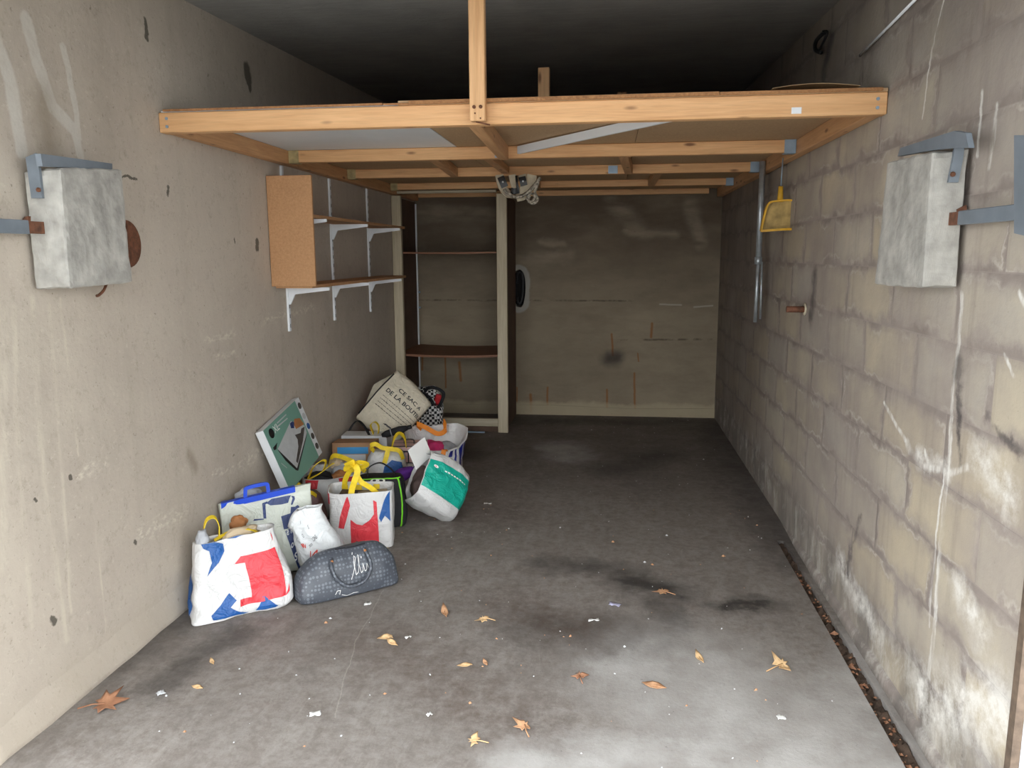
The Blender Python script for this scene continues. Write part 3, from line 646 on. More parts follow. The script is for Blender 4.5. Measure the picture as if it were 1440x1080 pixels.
# ------------------------------------------------------------------ counterweights of the tilting door
def counterweight(name, label, ye, px, mat=None):
    """px: outer top, arris top, arris bottom, outer bottom of the end that faces the lane; far top, far bottom of the inner face"""
    A, B, C, D = [P(*q, 1, ye) for q in px[:4]]; xi = (B.x+C.x)/2
    E_, F_ = [P(*q, 0, xi) for q in px[4:]]
    ox = XL+.014 if xi < 0 else XR-.014; A.x = D.x = ox
    th = thing(name, label, 'counterweight', (xi, ye, min(C.z, D.z)))
    bm = bmesh.new(); N = 18
    off = Vector((A.x-B.x, 0, 0))
    cs = [A, B, E_, E_+off, D, C, F_, F_+off]
    def face(a, b, c, d):
        g = []
        for i in range(N+1):
            row = []
            for j in range(N+1):
                s, t_ = i/N, j/N
                row.append(bm.verts.new(cs[a]*(1-s)*(1-t_)+cs[b]*s*(1-t_)+cs[c]*s*t_+cs[d]*(1-s)*t_))
            g.append(row)
        for i in range(N):
            for j in range(N): bm.faces.new((g[i][j], g[i+1][j], g[i+1][j+1], g[i][j+1]))
    for f in ((0, 1, 5, 4), (1, 2, 6, 5), (2, 3, 7, 6), (3, 0, 4, 7), (0, 1, 2, 3), (4, 5, 6, 7)): face(*f)
    bmesh.ops.remove_doubles(bm, verts=bm.verts, dist=1e-4)
    ctr = sum(cs, Vector())/8
    for v in bm.verts:
        d = v.co-ctr; nl = len({tuple(round(c_, 2) for c_ in f.normal) for f in v.link_faces})
        k = .0045*noise.noise(v.co*14)+.003*noise.noise(v.co*45)-(.005+.006*abs(noise.noise(v.co*20)) if len(v.link_faces) and max((f.normal.angle(g.normal, 0) for f in v.link_faces for g in v.link_faces), default=0) > .6 else 0)
        v.co += d.normalized()*k
    bmobj('concrete_block', bm, M_CONC, th)
    return th, xi, cs
def pbar(name, px, plane, a, b, mat, parent, at=None):    # flat bar: outline px read on plane = at, spanning a..b on that axis
    c = [P(*q, plane, at if at is not None else a) for q in px]; o = [i for i in range(3) if i != plane]
    bm = bmesh.new(); add_prism(bm, [(v[o[0]], v[o[1]]) for v in c], plane, a, b)
    return bmobj(name, bm, mat, parent)
YE = 2.2
cw, xi, cs = counterweight('counterweight', 'pale concrete counterweight with steel straps on the left wall', YE, [(26, 240), (84, 236), (98, 405), (42, 408), (172, 238), (187, 397)])
pbar('top_bar', [(57, 216), (158, 230), (158, 241), (120, 237), (60, 234)], 0, xi-.012, xi-.03, M_STEEL, cw)
st = pbar('front_strap', [(40, 222), (54, 216), (58, 232), (63, 279), (48, 279)], 1, YE-.012, YE-.002, M_STEEL, cw, YE)
tube('bolt', [P(54, 267, 1, YE-.012), P(54, 267, 1, YE-.018)], .007, M_RUST, st, 8)
ax0 = P(63, 321, 1, YE); zt, zb = P(60, 312, 1, YE).z, P(60, 329, 1, YE).z
yr = P(40, 321, 0, ax0.x).y
box('rusty_tongue', (ax0.x-.012, ax0.x, yr, YE, zb, zt), M_RUST, cw, .001)
box('arm', (ax0.x-.02, ax0.x+.004, Y0-.2, yr, zb-.002, zt+.002), M_STEEL, cw, .002)
pbar('rusty_lug', [(34, 305), (40, 304), (40, 312), (30, 312)], 1, YE-.01, YE, M_RUST, cw)
dc = P(174, 343, 0, XL+.004)
tube('rusty_disc', [dc, dc+Vector((.014, 0, 0))], .085, M_RUST, cw, 32, smooth=False)
tube('hook_wire', catmull([P(150, 398, 0, XL+.04), P(146, 408, 0, XL+.05), P(139, 415, 0, XL+.05), P(136, 416, 0, XL+.05)], 5), .005, M_RUST, cw, 6)
YE = 2.27
cr, xi, cs = counterweight('counterweight', 'pale concrete counterweight with steel straps on the block wall', YE, [(1380, 208), (1311, 213), (1297, 405), (1353, 405), (1247, 228), (1229, 400)])
pbar('top_bar', [(1262, 220), (1266, 208), (1310, 194), (1342, 184), (1358, 187), (1362, 208), (1340, 208), (1300, 213)], 0, xi+.02, xi+.034, M_STEEL, cr)
st = pbar('front_strap', [(1343, 186), (1356, 187), (1352, 222), (1345, 257), (1331, 257), (1338, 222)], 1, YE-.012, YE-.002, M_STEEL, cr, YE)
tube('bolt', [P(1340, 245, 1, YE-.012), P(1340, 245, 1, YE-.018)], .007, M_RUST, st, 8)
ax0 = P(1334, 308, 1, YE); zt, zb = P(1334, 299, 1, YE).z, P(1334, 317, 1, YE).z
yr = P(1348, 308, 0, ax0.x).y; yu = P(1432, 308, 0, ax0.x).y
box('rusty_tongue', (ax0.x, ax0.x+.012, yr, YE, zb, zt), M_RUST, cr, .001)
box('arm', (ax0.x-.003, ax0.x+.016, yu, yr, zb-.001, zt+.001), M_STEEL, cr, .002)
pbar('rusty_lug', [(1347, 294), (1359, 288), (1360, 297), (1347, 298)], 1, YE-.01, YE, M_RUST, cr)
pbar('gusset', [(1408, 297), (1424, 280), (1437, 240), (1450, 215), (1450, 316), (1424, 316)], 0, ax0.x+.018, ax0.x+.024, M_STEEL, cr, ax0.x)
pbar('upright', [(1434, 190), (1465, 190), (1465, 335), (1434, 328)], 0, ax0.x-.012, ax0.x+.016, M_STEEL, cr, ax0.x)

# ------------------------------------------------------------------ small things on the right wall
M_YEL = plain('yellow_enamel_rusty', (204, 156, 40), .6, .25, 14, .3); M_PAN = plain('dirty_tan_pan', (168, 142, 88), .8, .4, 18, .3)
yd = 4.4
def PD(x, y, dy=0): return P(x, y, 1, yd+dy)
dp = thing('dustpan', 'worn yellow metal dustpan hanging on a wire from the loft', 'dustpan', PD(1095, 326))
bm = bmesh.new(); add_prism(bm, [(PD(*q).x, PD(*q).z) for q in ((1080, 286), (1090, 283), (1114, 282), (1117, 290), (1119, 322), (1110, 324), (1070, 325), (1074, 305))], 1, yd, yd+.004)
bmobj('pan', bm, M_PAN, dp)
ribbon('rim', [PD(*q, dy=-.006) for q in ((1070, 325), (1074, 305), (1080, 287), (1090, 283), (1114, 282), (1117, 290), (1119, 322))], .03, M_YEL, dp, side=(0, 1, 0), thick=.009, n=3)
ribbon('lip', [PD(1070, 325, -.03), PD(1095, 323, -.05), PD(1119, 322, -.03)], .012, M_YEL, dp, side=(0, 0, 1), thick=.02, n=4)
tube('handle', [PD(1097, 284), PD(1098, 262)], [.016, .012], M_YEL, dp, 10)
tube('wire', [PD(1098, 263), PD(1101, 222)], .003, M_GALV, dp, 6)
M_ALU = plain('dull_aluminium', (176, 182, 186), .4, .2, 25, .15, .6)
pl = thing('telescopic_pole', 'grey aluminium telescopic pole hanging by the block wall', 'pole', (.9, 4.86, 1.05))
tube('outer_tube', [(.88, 4.86, 1.40), (.88, 4.86, 1.98)], .017, M_ALU, pl, 14)
tube('inner_tube', [(.878, 4.862, 1.04), (.88, 4.86, 1.42)], .011, M_ALU, pl, 12)
tube('clamp', [(.88, 4.86, 1.385), (.88, 4.86, 1.43)], .022, M_ALU, pl, 12)
tube('side_rod', [(.905, 4.85, 1.06), (.9, 4.85, 1.40)], .006, M_ALU, pl, 8)
bt = RW(1133, 435)
bo = thing('wall_bolt', 'rusty bolt sticking out of the block wall', 'bolt', bt)
tube('shank', [bt, bt-Vector((.09, 0, 0))], .016, M_RUST, bo, 10); tube('washer', [bt-Vector((.002, 0, 0)), bt-Vector((.008, 0, 0))], .03, M_CANVAS, bo, 14)
h = RW(1162, 58)
ho = thing('wall_hook', 'black iron hook high on the block wall', 'hook', h)
tube('hook', catmull([h+Vector((0, 0, .04)), h+Vector((-.02, 0, .03)), h+Vector((-.045, 0, 0)), h+Vector((-.05, -.02, -.04)), h+Vector((-.03, -.05, -.06))], 5), .009, M_BLACKP, ho)
tube('loop_wire', catmull([RW(1156, 70)-Vector((.02, 0, 0)), RW(1164, 66)-Vector((.03, 0, 0)), RW(1170, 46)-Vector((.02, 0, 0)), RW(1164, 44)-Vector((.02, 0, 0))], 5), .006, M_BLACKP, ho)
a, b = RW(1214, 78), RW(1312, -20)
tag(tube('wall_rod', [a-Vector((.012, 0, 0)), b-Vector((.012, 0, 0))], .005, M_WHITE, None, 8), 'thin pale rod running along the upper block wall', 'rod')
# bent iron in the hole of the back wall
ir = thing('bent_iron', 'bent black iron loop in the hole of the back wall', 'iron loop', (hc.x, YB, hc.z))
tube('loop', catmull([(hc.x-.012, YB-.005, hc.z+.04), (hc.x-.006, YB-.02, hc.z+.13), (hc.x+.035, YB-.02, hc.z+.13), (hc.x+.04, YB-.02, hc.z-.02), (hc.x+.02, YB-.02, hc.z-.13), (hc.x-.005, YB-.02, hc.z-.13), (hc.x-.012, YB-.01, hc.z-.08)], 6), .010, M_BLACKP, ir)

# ------------------------------------------------------------------ bags: a lofted cloth shell with prints laid on its faces
def lerp(a, b, t): return a+(b-a)*t
class Loft:
    def __init__(s, sec, amp=.006, seed=0, freq=9, warp=None, closed=False, nper=24, rim=.0):
        s.sec, s.amp, s.seed, s.freq, s.warp, s.closed, s.n, s.rim = sec, amp, Vector((seed*3.7, seed*1.9, seed*5.3)), freq, warp, closed, nper, rim
    def at(s, v):
        k = s.sec; f = v*(len(k)-1); i = min(int(f), len(k)-2); t = f-i
        a, b, c, d = k[max(i-1, 0)], k[i], k[i+1], k[min(i+2, len(k)-1)]
        return [.5*((2*b[q])+(c[q]-a[q])*t+(2*a[q]-5*b[q]+4*c[q]-d[q])*t*t+(3*b[q]-a[q]-3*c[q]+d[q])*t**3) for q in range(6)]
    def raw(s, qx, qy, v, sc=1.0):
        z, w_, d, ox, oy, n = s.at(v); n = max(n, 1.6)
        m_ = max(abs(qx), abs(qy), 1e-6); ux, uy = qx/m_, qy/m_
        k = 1/((abs(ux)**n+abs(uy)**n)**(1/n)); x, y = ux*k*w_/2*sc, uy*k*d/2*sc
        p = Vector((x+ox, y+oy, z)); q = p*s.freq+s.seed
        a = s.amp*min(1, sc)
        w1 = noise.noise(Vector((q.x, q.y, q.z*.8))); w2 = 1-2*abs(noise.noise(Vector((q.x*1.7+q.z*.9, q.y*1.7, q.z*1.3-q.x*.7))))
        rad = Vector((ux*d, uy*w_, 0)); rad = rad.normalized() if rad.length else Vector((0, -1, 0))
        p += rad*a*(1.3*w1+.8*w2)
        p.z += s.rim*v**4*noise.noise(Vector((q.x*.6, q.y*.6, 9)))
        return s.warp(p, v) if s.warp else p
    def face(s, f, u, v, off=0):
        q = {'f': lambda: (u, -1), 'b': lambda: (-u, 1), 'r': lambda: (1, u), 'l': lambda: (-1, -u)}[f]
        e = .01; p = s.raw(*q(), v)
        if not off: return p
        u0 = u; u = u0+e; pu = s.raw(*q(), v); u = u0
        v2 = v+e if v < .98 else v-e; pv = s.raw(*q(), v2)
        n = (pu-p).cross((pv-p) if v2 > v else (p-pv)); n = n.normalized() if n.length else Vector((0, -1, 0))
        return p+n*off
    def shell(s, name, mat, parent, rows=26, floor=True):
        bm = bmesh.new(); N = s.n*4; per = []
        for k in range(4):
            for i in range(s.n):
                t = -1+2*i/s.n; per.append(((t, -1), (1, t), (-t, 1), (-1, -t))[k])
        def ring(v, sc, dz=0, ins=0):
            r = []
            for q in per:
                p = s.raw(q[0], q[1], v, sc)
                r.append(bm.verts.new(p))
            return r
        R = [ring(0, .02), ring(0, .5), ring(0, .85)]
        R += [ring(i/rows, 1) for i in range(rows+1)]
        if s.closed: R += [ring(1, .5), ring(1, .02)]
        else:
            for i in range(rows, -1, -2): 
                z, w_, d, *_ = s.at(i/rows); R.append(ring(i/rows, max(.1, 1-.007/max(.02, min(w_, d)))))
            R += [ring(0.02, .5), ring(.02, .02)]
        for A, B in zip(R, R[1:]):
            for k in range(N): bm.faces.new((A[k], A[(k+1) % N], B[(k+1) % N], B[k]))
        bm.faces.new(R[-1]); bm.faces.new(R[0][::-1])
        return bmobj(name, bm, mat, parent, True, local=True)
    def dashes(s, name, f, u, v0, v1, w_, mat, parent, seed=1, off=.0025):
        random.seed(seed); q = []; v = v0
        while v > v1:
            l = random.uniform(.02, .06); q.append([(u, v), (u, v-l), (u+w_, v-l), (u+w_, v)]); v -= l+.012
        return s.print_(name, f, q, mat, parent, off)
    def print_(s, name, f, polys, mat, parent, off=.0028, step=.07):
        joined = len(polys) > 6; o = None
        for grp in ([polys] if joined else [[q] for q in polys]):
            bm = bmesh.new()
            for pl in grp: bm.faces.new([bm.verts.new((a, b, 0)) for a, b in pl])
            s._conform(bm, f, off, step); o = bmobj2(name, bm, mat, parent)
            if joined: o['kind'] = 'stuff'
        return o
    def _conform(s, bm, f, off, step):
        bmesh.ops.triangulate(bm, faces=bm.faces[:])
        xs = [v.co.x for v in bm.verts]; ys = [v.co.y for v in bm.verts]
        for ax, lo, hi, st in ((0, min(xs), max(xs), step), (1, min(ys), max(ys), step*.6)):
            k = math.floor(lo/st)+1
            while k*st < hi:
                no = Vector((1, 0, 0)) if ax == 0 else Vector((0, 1, 0))
                bmesh.ops.bisect_plane(bm, geom=bm.verts[:]+bm.edges[:]+bm.faces[:], plane_co=no*(k*st), plane_no=no); k += 1
        for v in bm.verts: v.co = s.face(f, max(-1, min(1, v.co.x)), max(0, min(1, v.co.y)), off)
    def text(s, name, f, body, mat, parent, o, ex, ey, off=.002, step=.09, shear=0, bold=0):
        """letters laid on face f: o = baseline start, ex = vector of one letter height along the line, ey = up"""
        cu = bpy.data.curves.new('t', 'FONT'); cu.body = body; cu.size = 1.0; cu.resolution_u = 3; cu.shear = shear; cu.offset = bold
        ob = bpy.data.objects.new('t', cu); me = bpy.data.meshes.new_from_object(ob)
        bm = bmesh.new(); bm.from_mesh(me)
        for v in bm.verts: v.co = Vector((o[0]+ex[0]*v.co.x+ey[0]*v.co.y, o[1]+ex[1]*v.co.x+ey[1]*v.co.y, 0))
        bpy.data.objects.remove(ob); bpy.data.curves.remove(cu); bpy.data.meshes.remove(me)
        s._conform(bm, f, off, step); return bmobj2(name, bm, mat, parent)
def bmobj2(name, bm, mat, parent):
    bm.verts.index_update(); v = [x.co.copy() for x in bm.verts]; f = [[q.index for q in p.verts] for p in bm.faces]; bm.free()
    return meshobj(name, v, f, mat, parent, True, True)
def UV(c, pts):                              # artwork coordinates measured on a face (corners TL TR BR BL) to face coordinates u -1..1, v 0..1
    out = []
    for x, y in pts:
        u = v = .5
        for _ in range(12):
            fx = (1-v)*(c[3][0]*(1-u)+c[2][0]*u)+v*(c[0][0]*(1-u)+c[1][0]*u)-x; fy = (1-v)*(c[3][1]*(1-u)+c[2][1]*u)+v*(c[0][1]*(1-u)+c[1][1]*u)-y
            a = (1-v)*(c[2][0]-c[3][0])+v*(c[1][0]-c[0][0]); b = (1-u)*(c[0][0]-c[3][0])+u*(c[1][0]-c[2][0])
            d = (1-v)*(c[2][1]-c[3][1])+v*(c[1][1]-c[0][1]); e = (1-u)*(c[0][1]-c[3][1])+u*(c[1][1]-c[2][1])
            D_ = a*e-b*d; u -= (fx*e-b*fy)/D_; v -= (a*fy-d*fx)/D_
        out.append((max(-1, min(1, u*2-1)), max(0.005, min(.995, v))))
    return out
def line_polys(pts, w_, asp=1):              # a drawn stroke as thin quads in face coordinates
    out = []
    for (x0, y0), (x1, y1) in zip(pts, pts[1:]):
        dx, dy = x1-x0, (y1-y0)*asp; l = math.hypot(dx, dy) or 1; nx, ny = -dy/l*w_/2, dx/l*w_/2/asp
        out.append([(x0-nx, y0-ny), (x1-nx, y1-ny), (x1+nx, y1+ny), (x0+nx, y0+ny)])
    return out
def lump(name, label, cat, M, size, mat, amp=.25, freq=3, seed=0, parent=None):     # crumpled cloth or paper
    bm = bmesh.new(); bmesh.ops.create_icosphere(bm, subdivisions=4, radius=.5)
    for v in bm.verts:
        q = v.co*freq+Vector((seed*2.3, seed, 0)); k = 1+amp*(noise.noise(q)+.7*(1-2*abs(noise.noise(q*2.1)))*.6)
        v.co = Vector((v.co.x*size[0]*k, v.co.y*size[1]*k, v.co.z*size[2]*k))
    if parent is not None: return bmobj(name, bm, mat, parent, True, local=True)
    o = bmobj(name, bm, mat, None, True); o.matrix_world = M; W[o] = M
    return tag(o, label, cat)
def settle(M, lo):                            # lift a matrix so the local points lo stand on the floor
    z = min((M @ Vector(p)).z for p in lo); M = M.copy(); M.translation.z -= z-.002; return M
M_BWHITE = plain('white_woven_plastic', (212, 211, 209), .45, .04, 8, .12, crumple=0.6); M_BRED = plain('red_print', (216, 56, 66), .45, .06, 8, .08, crumple=0.6); M_BBLUE = plain('blue_print', (24, 84, 152), .45, .08, 8, .08, crumple=0.6)
M_NAVY = plain('navy_print', (32, 52, 104), .45, .12, 14, .08, crumple=0.6); M_STRAP = plain('yellow_webbing', (236, 204, 40), .6, .12, 40, .3); M_GREYPL = plain('pale_grey_plastic', (196, 200, 188), .35, .05, 6, .1, crumple=0.6)
M_BLUEPL = plain('blue_clip_plastic', (20, 70, 196), .35, .05, 6, .05); M_BAGW = plain('thin_white_plastic', (224, 226, 226), .35, .04, 8, .1, crumple=0.9); M_INK = plain('black_ink', (24, 24, 28), .5, .1, 10, 0); M_REDINK = plain('red_ink', (206, 70, 60), .5, .1, 10, 0)
M_TEAL = plain('teal_print', (20, 168, 146), .4, .08, 8, .15, crumple=0.6); M_BLACKB = plain('black_cloth', (26, 26, 30), .75, .25, 14, .3); M_NEON = plain('neon_green_piping', (130, 226, 40), .5, .05, 10, .05)
M_CREAM = plain('unbleached_cotton', (206, 197, 176), .9, .08, 30, .5, crumple=0.6); M_ORANGE = plain('orange_webbing', (238, 140, 40), .6, .1, 30, .2); M_DBLUE = plain('deep_blue_print', (30, 38, 132), .45, .1, 8, .1, crumple=0.6)
M_CARD = plain('brown_cardboard', (172, 132, 98), .85, .08, 10, .1); M_PAPER = plain('white_paper', (240, 239, 235), .7, .03, 10, .05); M_TAN = plain('beige_card', (196, 176, 146), .8, .06, 10, .1); M_DBROWN = plain('dark_brown_cloth', (74, 58, 54), .8, .25, 18, .5)
M_PINK = plain('pink_card', (222, 184, 178), .6, .05, 10, .05); M_MAG = plain('magenta_cloth', (206, 50, 110), .7, .15, 14, .3); M_PURPLE = plain('purple_cloth', (96, 40, 140), .8, .2, 14, .3); M_SKY = plain('sky_blue_print', (56, 150, 210), .5, .08, 8, .05)
M_MAUVE = plain('mauve_film', (138, 106, 104), .4, .2, 9, .2, crumple=0.9); M_REDC = plain('red_cloth', (204, 44, 52), .75, .12, 14, .3); M_GREYC = plain('grey_cloth', (170, 172, 176), .75, .12, 14, .3); M_BROWNC = plain('tan_leather', (168, 112, 66), .7, .15, 14, .3)
M_BOXGREEN = plain('green_print', (112, 156, 140), .45, .05, 5, .03); M_BOXDK = plain('dark_picture_print', (70, 64, 62), .45, .3, 30, .02); M_BOXLT = plain('pale_picture_print', (186, 188, 188), .45, .08, 20, .02); M_BOXWH = plain('box_white_print', (216, 218, 220), .5, .04, 10, .02)
def heart_mat():
    t = NT('grey_monogram_leather'); o = t.obj()
    v = t.voro(o, 62, rand=.25); n = t.noise(o, 10, 3)
    col = t.mix(t.rng(v, .3, .42, 1, 0), lin((74, 78, 86)), lin((112, 118, 126)))
    col = t.mix(t.rng(n, .3, .7, 0, .35), col, lin((60, 64, 72))); t.bump(v, .15, .001); return t.done(col, .42)
def check_mat():
    t = NT('black_white_dogtooth'); o = t.scale(t.obj(), (1, 1, 1)); x = t.n('ShaderNodeTexChecker'); t.put(x.inputs['Vector'], t.scale(t.obj(), (52, 52, 52))); x.inputs['Scale'].default_value = 1
    x.inputs['Color1'].default_value = lin((226, 226, 224)); x.inputs['Color2'].default_value = lin((28, 28, 30)); return t.done(x.outputs[0], .8)
M_HEART, M_CHECK = heart_mat(), check_mat()

# 1. white shopping bag with a red figure, slumped at the front
def wp1(p, v):
    k = max(0, 1-v/.5); l = max(0, -p.x/.18)
    p.x -= .045*k*l; p.y -= .05*k*l*(1 if p.y < 0 else .3); p.z += .02*v*v*(p.x/.18)
    if p.y < 0: p.y -= .02*max(0, 1-v*2)
    return p
L = Loft([(0.004, .34, .17, 0, 0, 5), (.03, .37, .20, 0, 0, 5), (.11, .375, .17, 0, 0, 6), (.20, .345, .12, -.012, .01, 6), (.27, .32, .09, -.02, .015, 6), (.31, .31, .08, -.022, .02, 6)], .011, 1, 8, wp1, rim=.012)
b1 = thing('shopping_bag', 'white shopping bag with a big red number one, frontmost of the pile', 'bag', M=TR((-1.51, 2.95, 0), 33))
L.shell('body', M_BWHITE, b1)
C1 = [(150, 352), (728, 232), (885, 985), (30, 1120)]
L.print_('red_figure', 'f', [UV(C1, [(405, 600), (460, 540), (765, 468), (778, 795), (400, 880), (400, 830), (490, 810), (485, 590)]), UV(C1, [(778, 790), (840, 712), (828, 762), (785, 795)]), UV(C1, [(728, 295), (745, 330), (768, 410), (740, 370)])], M_BRED, b1)
L.print_('blue_shape', 'f', [UV(C1, q) for q in ([(180, 345), (290, 320), (345, 400), (345, 490), (290, 580), (180, 685), (240, 580), (235, 470), (190, 430)], [(385, 300), (505, 276), (445, 340)], [(190, 930), (325, 785), (375, 830), (330, 880), (460, 972), (195, 995)], [(525, 955), (575, 790), (710, 890), (690, 915)])], M_BBLUE, b1)
L.print_('side_print', 'l', [[(-.9, .2), (-.1, .05), (.5, .3), (.1, .45), (-.5, .5)]], M_BBLUE, b1)
ribbon('handle', [(-.13, .03, .29), (-.135, .05, .33), (-.12, .06, .37), (-.09, .065, .375), (-.075, .06, .34), (-.08, .04, .29)], .022, M_STRAP, b1, side=(0, 1, .3), local=True)
ribbon('handle', [(-.10, .02, .29), (-.03, .03, .315), (.04, .03, .315), (.08, .02, .29)], .02, M_STRAP, b1, side=(0, 1, .2), local=True)
lump('paper_wad', 'tan paper wad poking out of the front white bag', 'paper', b1.matrix_world @ TR((.01, .03, .295), 20), (.15, .045, .06), M_TAN, .3, 3, 4)
lump('cloth_wad', 'grey cloth end sticking up from the front white bag', 'cloth', b1.matrix_world @ TR((-.145, .0, .305), 20), (.05, .04, .09), M_GREYC, .3, 3, 5)

# 2. grey freezer bag with blue clip handle
def wp2(p, v): p.z += .12*p.x*v; p.y += .02*math.sin(p.x*14+1)*(1-v); return p
L = Loft([(0.004, .37, .11, 0, 0, 4), (.03, .39, .14, 0, 0, 4), (.15, .39, .12, 0, 0, 4), (.27, .395, .06, 0, .01, 4), (.345, .40, .016, 0, .02, 5), (.375, .40, .012, 0, .02, 5)], .007, 2, 7, wp2)
b2 = thing('freezer_bag', 'pale grey freezer bag with blue clip handle and navy jug print', 'bag', M=TR((-1.54, 3.28, 0), 30))
L.shell('body', M_GREYPL, b2)
def q2(x, z, y=.012): return Vector((x, y, z+.12*x))
bm = bmesh.new()
for (a, b) in ((-.195, .13),):
    n = 14
    g = [[bm.verts.new(q2(a+(b-a)*i/n, .352+dz, yy)) for yy, dz in ((.006, 0), (.036, 0), (.036, .026), (.006, .026))] for i in range(n+1)]
    for A, B in zip(g, g[1:]):
        for k in range(4): bm.faces.new((A[k], A[(k+1) % 4], B[(k+1) % 4], B[k]))
    bm.faces.new(g[0]); bm.faces.new(g[-1][::-1])
clp = bmobj('clip', bm, M_BLUEPL, b2, local=True)
ribbon('handle', [q2(-.09, .365, .02), q2(-.088, .405, .02), q2(-.078, .42, .02), q2(.0, .42, .02), q2(.01, .405, .02), q2(.012, .365, .02)], .016, M_BLUEPL, clp, side=(0, 0, 1), thick=.012, local=True, n=4)
C2 = [(60, 435), (770, 235), (650, 1030), (150, 1030)]
def jug(pts): return UV(C2, [(270+x*.556, 360+y*.556) for x, y in pts])
for q in ([(270, 250), (330, 190), (430, 165), (520, 140), (590, 128), (560, 190), (530, 262), (440, 290), (300, 305), (265, 280)], [(265, 235), (270, 275), (238, 285), (228, 465), (195, 465), (198, 270)], [(590, 140), (632, 150), (635, 200), (585, 290), (562, 290), (600, 190)],
          [(560, 320), (620, 315), (665, 290), (690, 310), (680, 350), (600, 450), (560, 530), (425, 560), (412, 440), (540, 400)], [(440, 575), (590, 500), (650, 570), (660, 700), (625, 900), (590, 1060), (555, 1060), (500, 800), (455, 640)], [(65, 490), (80, 470), (195, 466), (200, 476)]):
    L.print_('navy_jug', 'f', [jug(q)], M_NAVY, b2)
for body, o_, e_ in (('e mi', (450, 615), (600, 540)), ('oude', (480, 735), (640, 640)), ('SU', (505, 855), (600, 790))):
    (u0, v0), (u1, v1) = jug([o_, e_]); k = 1/(.56*len(body)); ex = ((u1-u0)*k, (v1-v0)*k)
    L.text('lettering', 'f', body, M_BAGW, b2, (u0, v0), ex, (0, .075), .0034, .09, 0, .02)
lump('paper_wad', 'clear film bundle behind the blue clip of the freezer bag', 'film', TR((-1.66, 3.36, .33), 30), (.12, .06, .10), M_GREYC, .3, 4, 8)
b2c = lump('leather_strap', 'tan leather flap in front of the freezer bag', 'leather', TR((-1.60, 3.12, .29), 30), (.07, .03, .07), M_BROWNC, .3, 3, 9)

# 3. crumpled white plastic bag with handwriting
def wp3(p, v): p.x += .04*math.sin(v*5+.5)-.02; p.z += .07*max(0, p.x/.08)*v*v-.02*v*abs(p.x)/.08; return p
L = Loft([(0.004, .16, .08, 0, 0, 3), (.05, .20, .10, 0, 0, 3), (.14, .19, .09, 0, 0, 3), (.22, .16, .07, 0, 0, 3), (.29, .14, .05, .01, 0, 3), (.33, .12, .03, .01, 0, 3)], .014, 3, 10, wp3, rim=.05)
b3 = thing('plastic_bag', 'crumpled white plastic bag with black and red handwriting', 'bag', M=TR((-1.30, 3.285, 0), 22))
L.shell('body', M_BAGW, b3)
for body, o_, sz in (('S', (-.05, .66), .075), ('S', (-.42, .74), .055), ('O', (-.52, .56), .07), ('ONS', (-.10, .50), .065), ('neon', (-.45, .43), .06)):
    L.text('black_handwriting', 'f', body, M_INK, b3, o_, (sz*1.9, sz*.25), (-sz*.5, sz), .003, .06, .25)
random.seed(11)
L.print_('red_scribble', 'f', line_polys([(-.80, .50), (-.74, .45), (-.72, .50), (-.66, .44), (-.62, .48)], .03, 2)+line_polys([(-.45, .40), (-.62, .31), (-.35, .37), (-.15, .40), (-.5, .27), (-.25, .30), (-.3, .24), (-.1, .29), (-.15, .24), (0, .27)], .03, 2), M_REDINK, b3, .003, .06)
# 4. grey bowling handbag
def wp4(p, v):
    p.z -= .012*math.cos(p.x*9)*v; return p
L = Loft([(0.004, .42, .14, 0, 0, 6), (.015, .45, .165, 0, 0, 6), (.06, .445, .16, 0, 0, 5), (.12, .41, .135, .005, 0, 4), (.17, .34, .10, .01, 0, 3), (.20, .25, .06, .015, 0, 2.8), (.215, .13, .025, .02, 0, 2.4)], .005, 4, 9, wp4, True)
b4 = thing('handbag', 'grey monogram bowling handbag with white script, at the front', 'handbag', M=TR((-1.125, 3.13, 0), 38))
L.shell('body', M_HEART, b4)
tube('piping', [L.raw(-1+2*i/30, -1, .93) for i in range(31)], .003, M_BLACKB, b4, 6, local=True)
for sy, zz in ((-1, .06), (1, .1)):
    hp = catmull([Vector((-.075, sy*.045, .175)), Vector((-.085, sy*.075, .15)), Vector((-.07, sy*.095, .10)), Vector((-.02, sy*.105, zz)), Vector((.05, sy*.10, zz+.01)), Vector((.085, sy*.085, .12)), Vector((.08, sy*.055, .17)), Vector((.07, sy*.04, .19))], 6)
    hd = tube('handle', hp, .008, M_HEART, b4, 8, local=True)
    for i in (2, len(hp)-3): tube('rivet', [hp[i]+Vector((0, sy*.006, 0)), hp[i]+Vector((0, sy*.012, 0))], .006, M_BROWNC, hd, 8, local=True)
sc = [(-.02, .40), (.05, .52), (.10, .66), (.07, .70), (.05, .58), (.08, .44), (.13, .47), (.17, .58), (.20, .68), (.17, .70), (.16, .56), (.19, .45), (.23, .47), (.26, .56), (.27, .46), (.31, .47), (.34, .55), (.37, .47), (.41, .53), (.44, .48)]
L.print_('white_script', 'f', line_polys(sc, .010, 1.2)+line_polys([(.245, .63), (.262, .66)], .02, 1.2)+line_polys([(.03, .72), (.045, .77)], .016, 1.2)+line_polys([(-.22, .22), (-.12, .18), (0, .21), (.1, .2)], .01, 1.2)+line_polys([(-.34, .24), (-.3, .29), (-.24, .29), (-.26, .23)], .01, 1.2), M_PAPER, b4, .0025, .05)
ribbon('zip_tab', [(.10, 0, .19), (.13, -.01, .185), (.15, -.02, .17)], .015, M_BLACKB, b4, side=(0, 1, 0), local=True)

def knot(parent, pts, mat, w_=.022, name='knotted_handle', side=(1, 0, 0), twist=0):
    return ribbon(name, pts, w_, mat, parent, side=side, local=True, thick=.004, twist=twist)
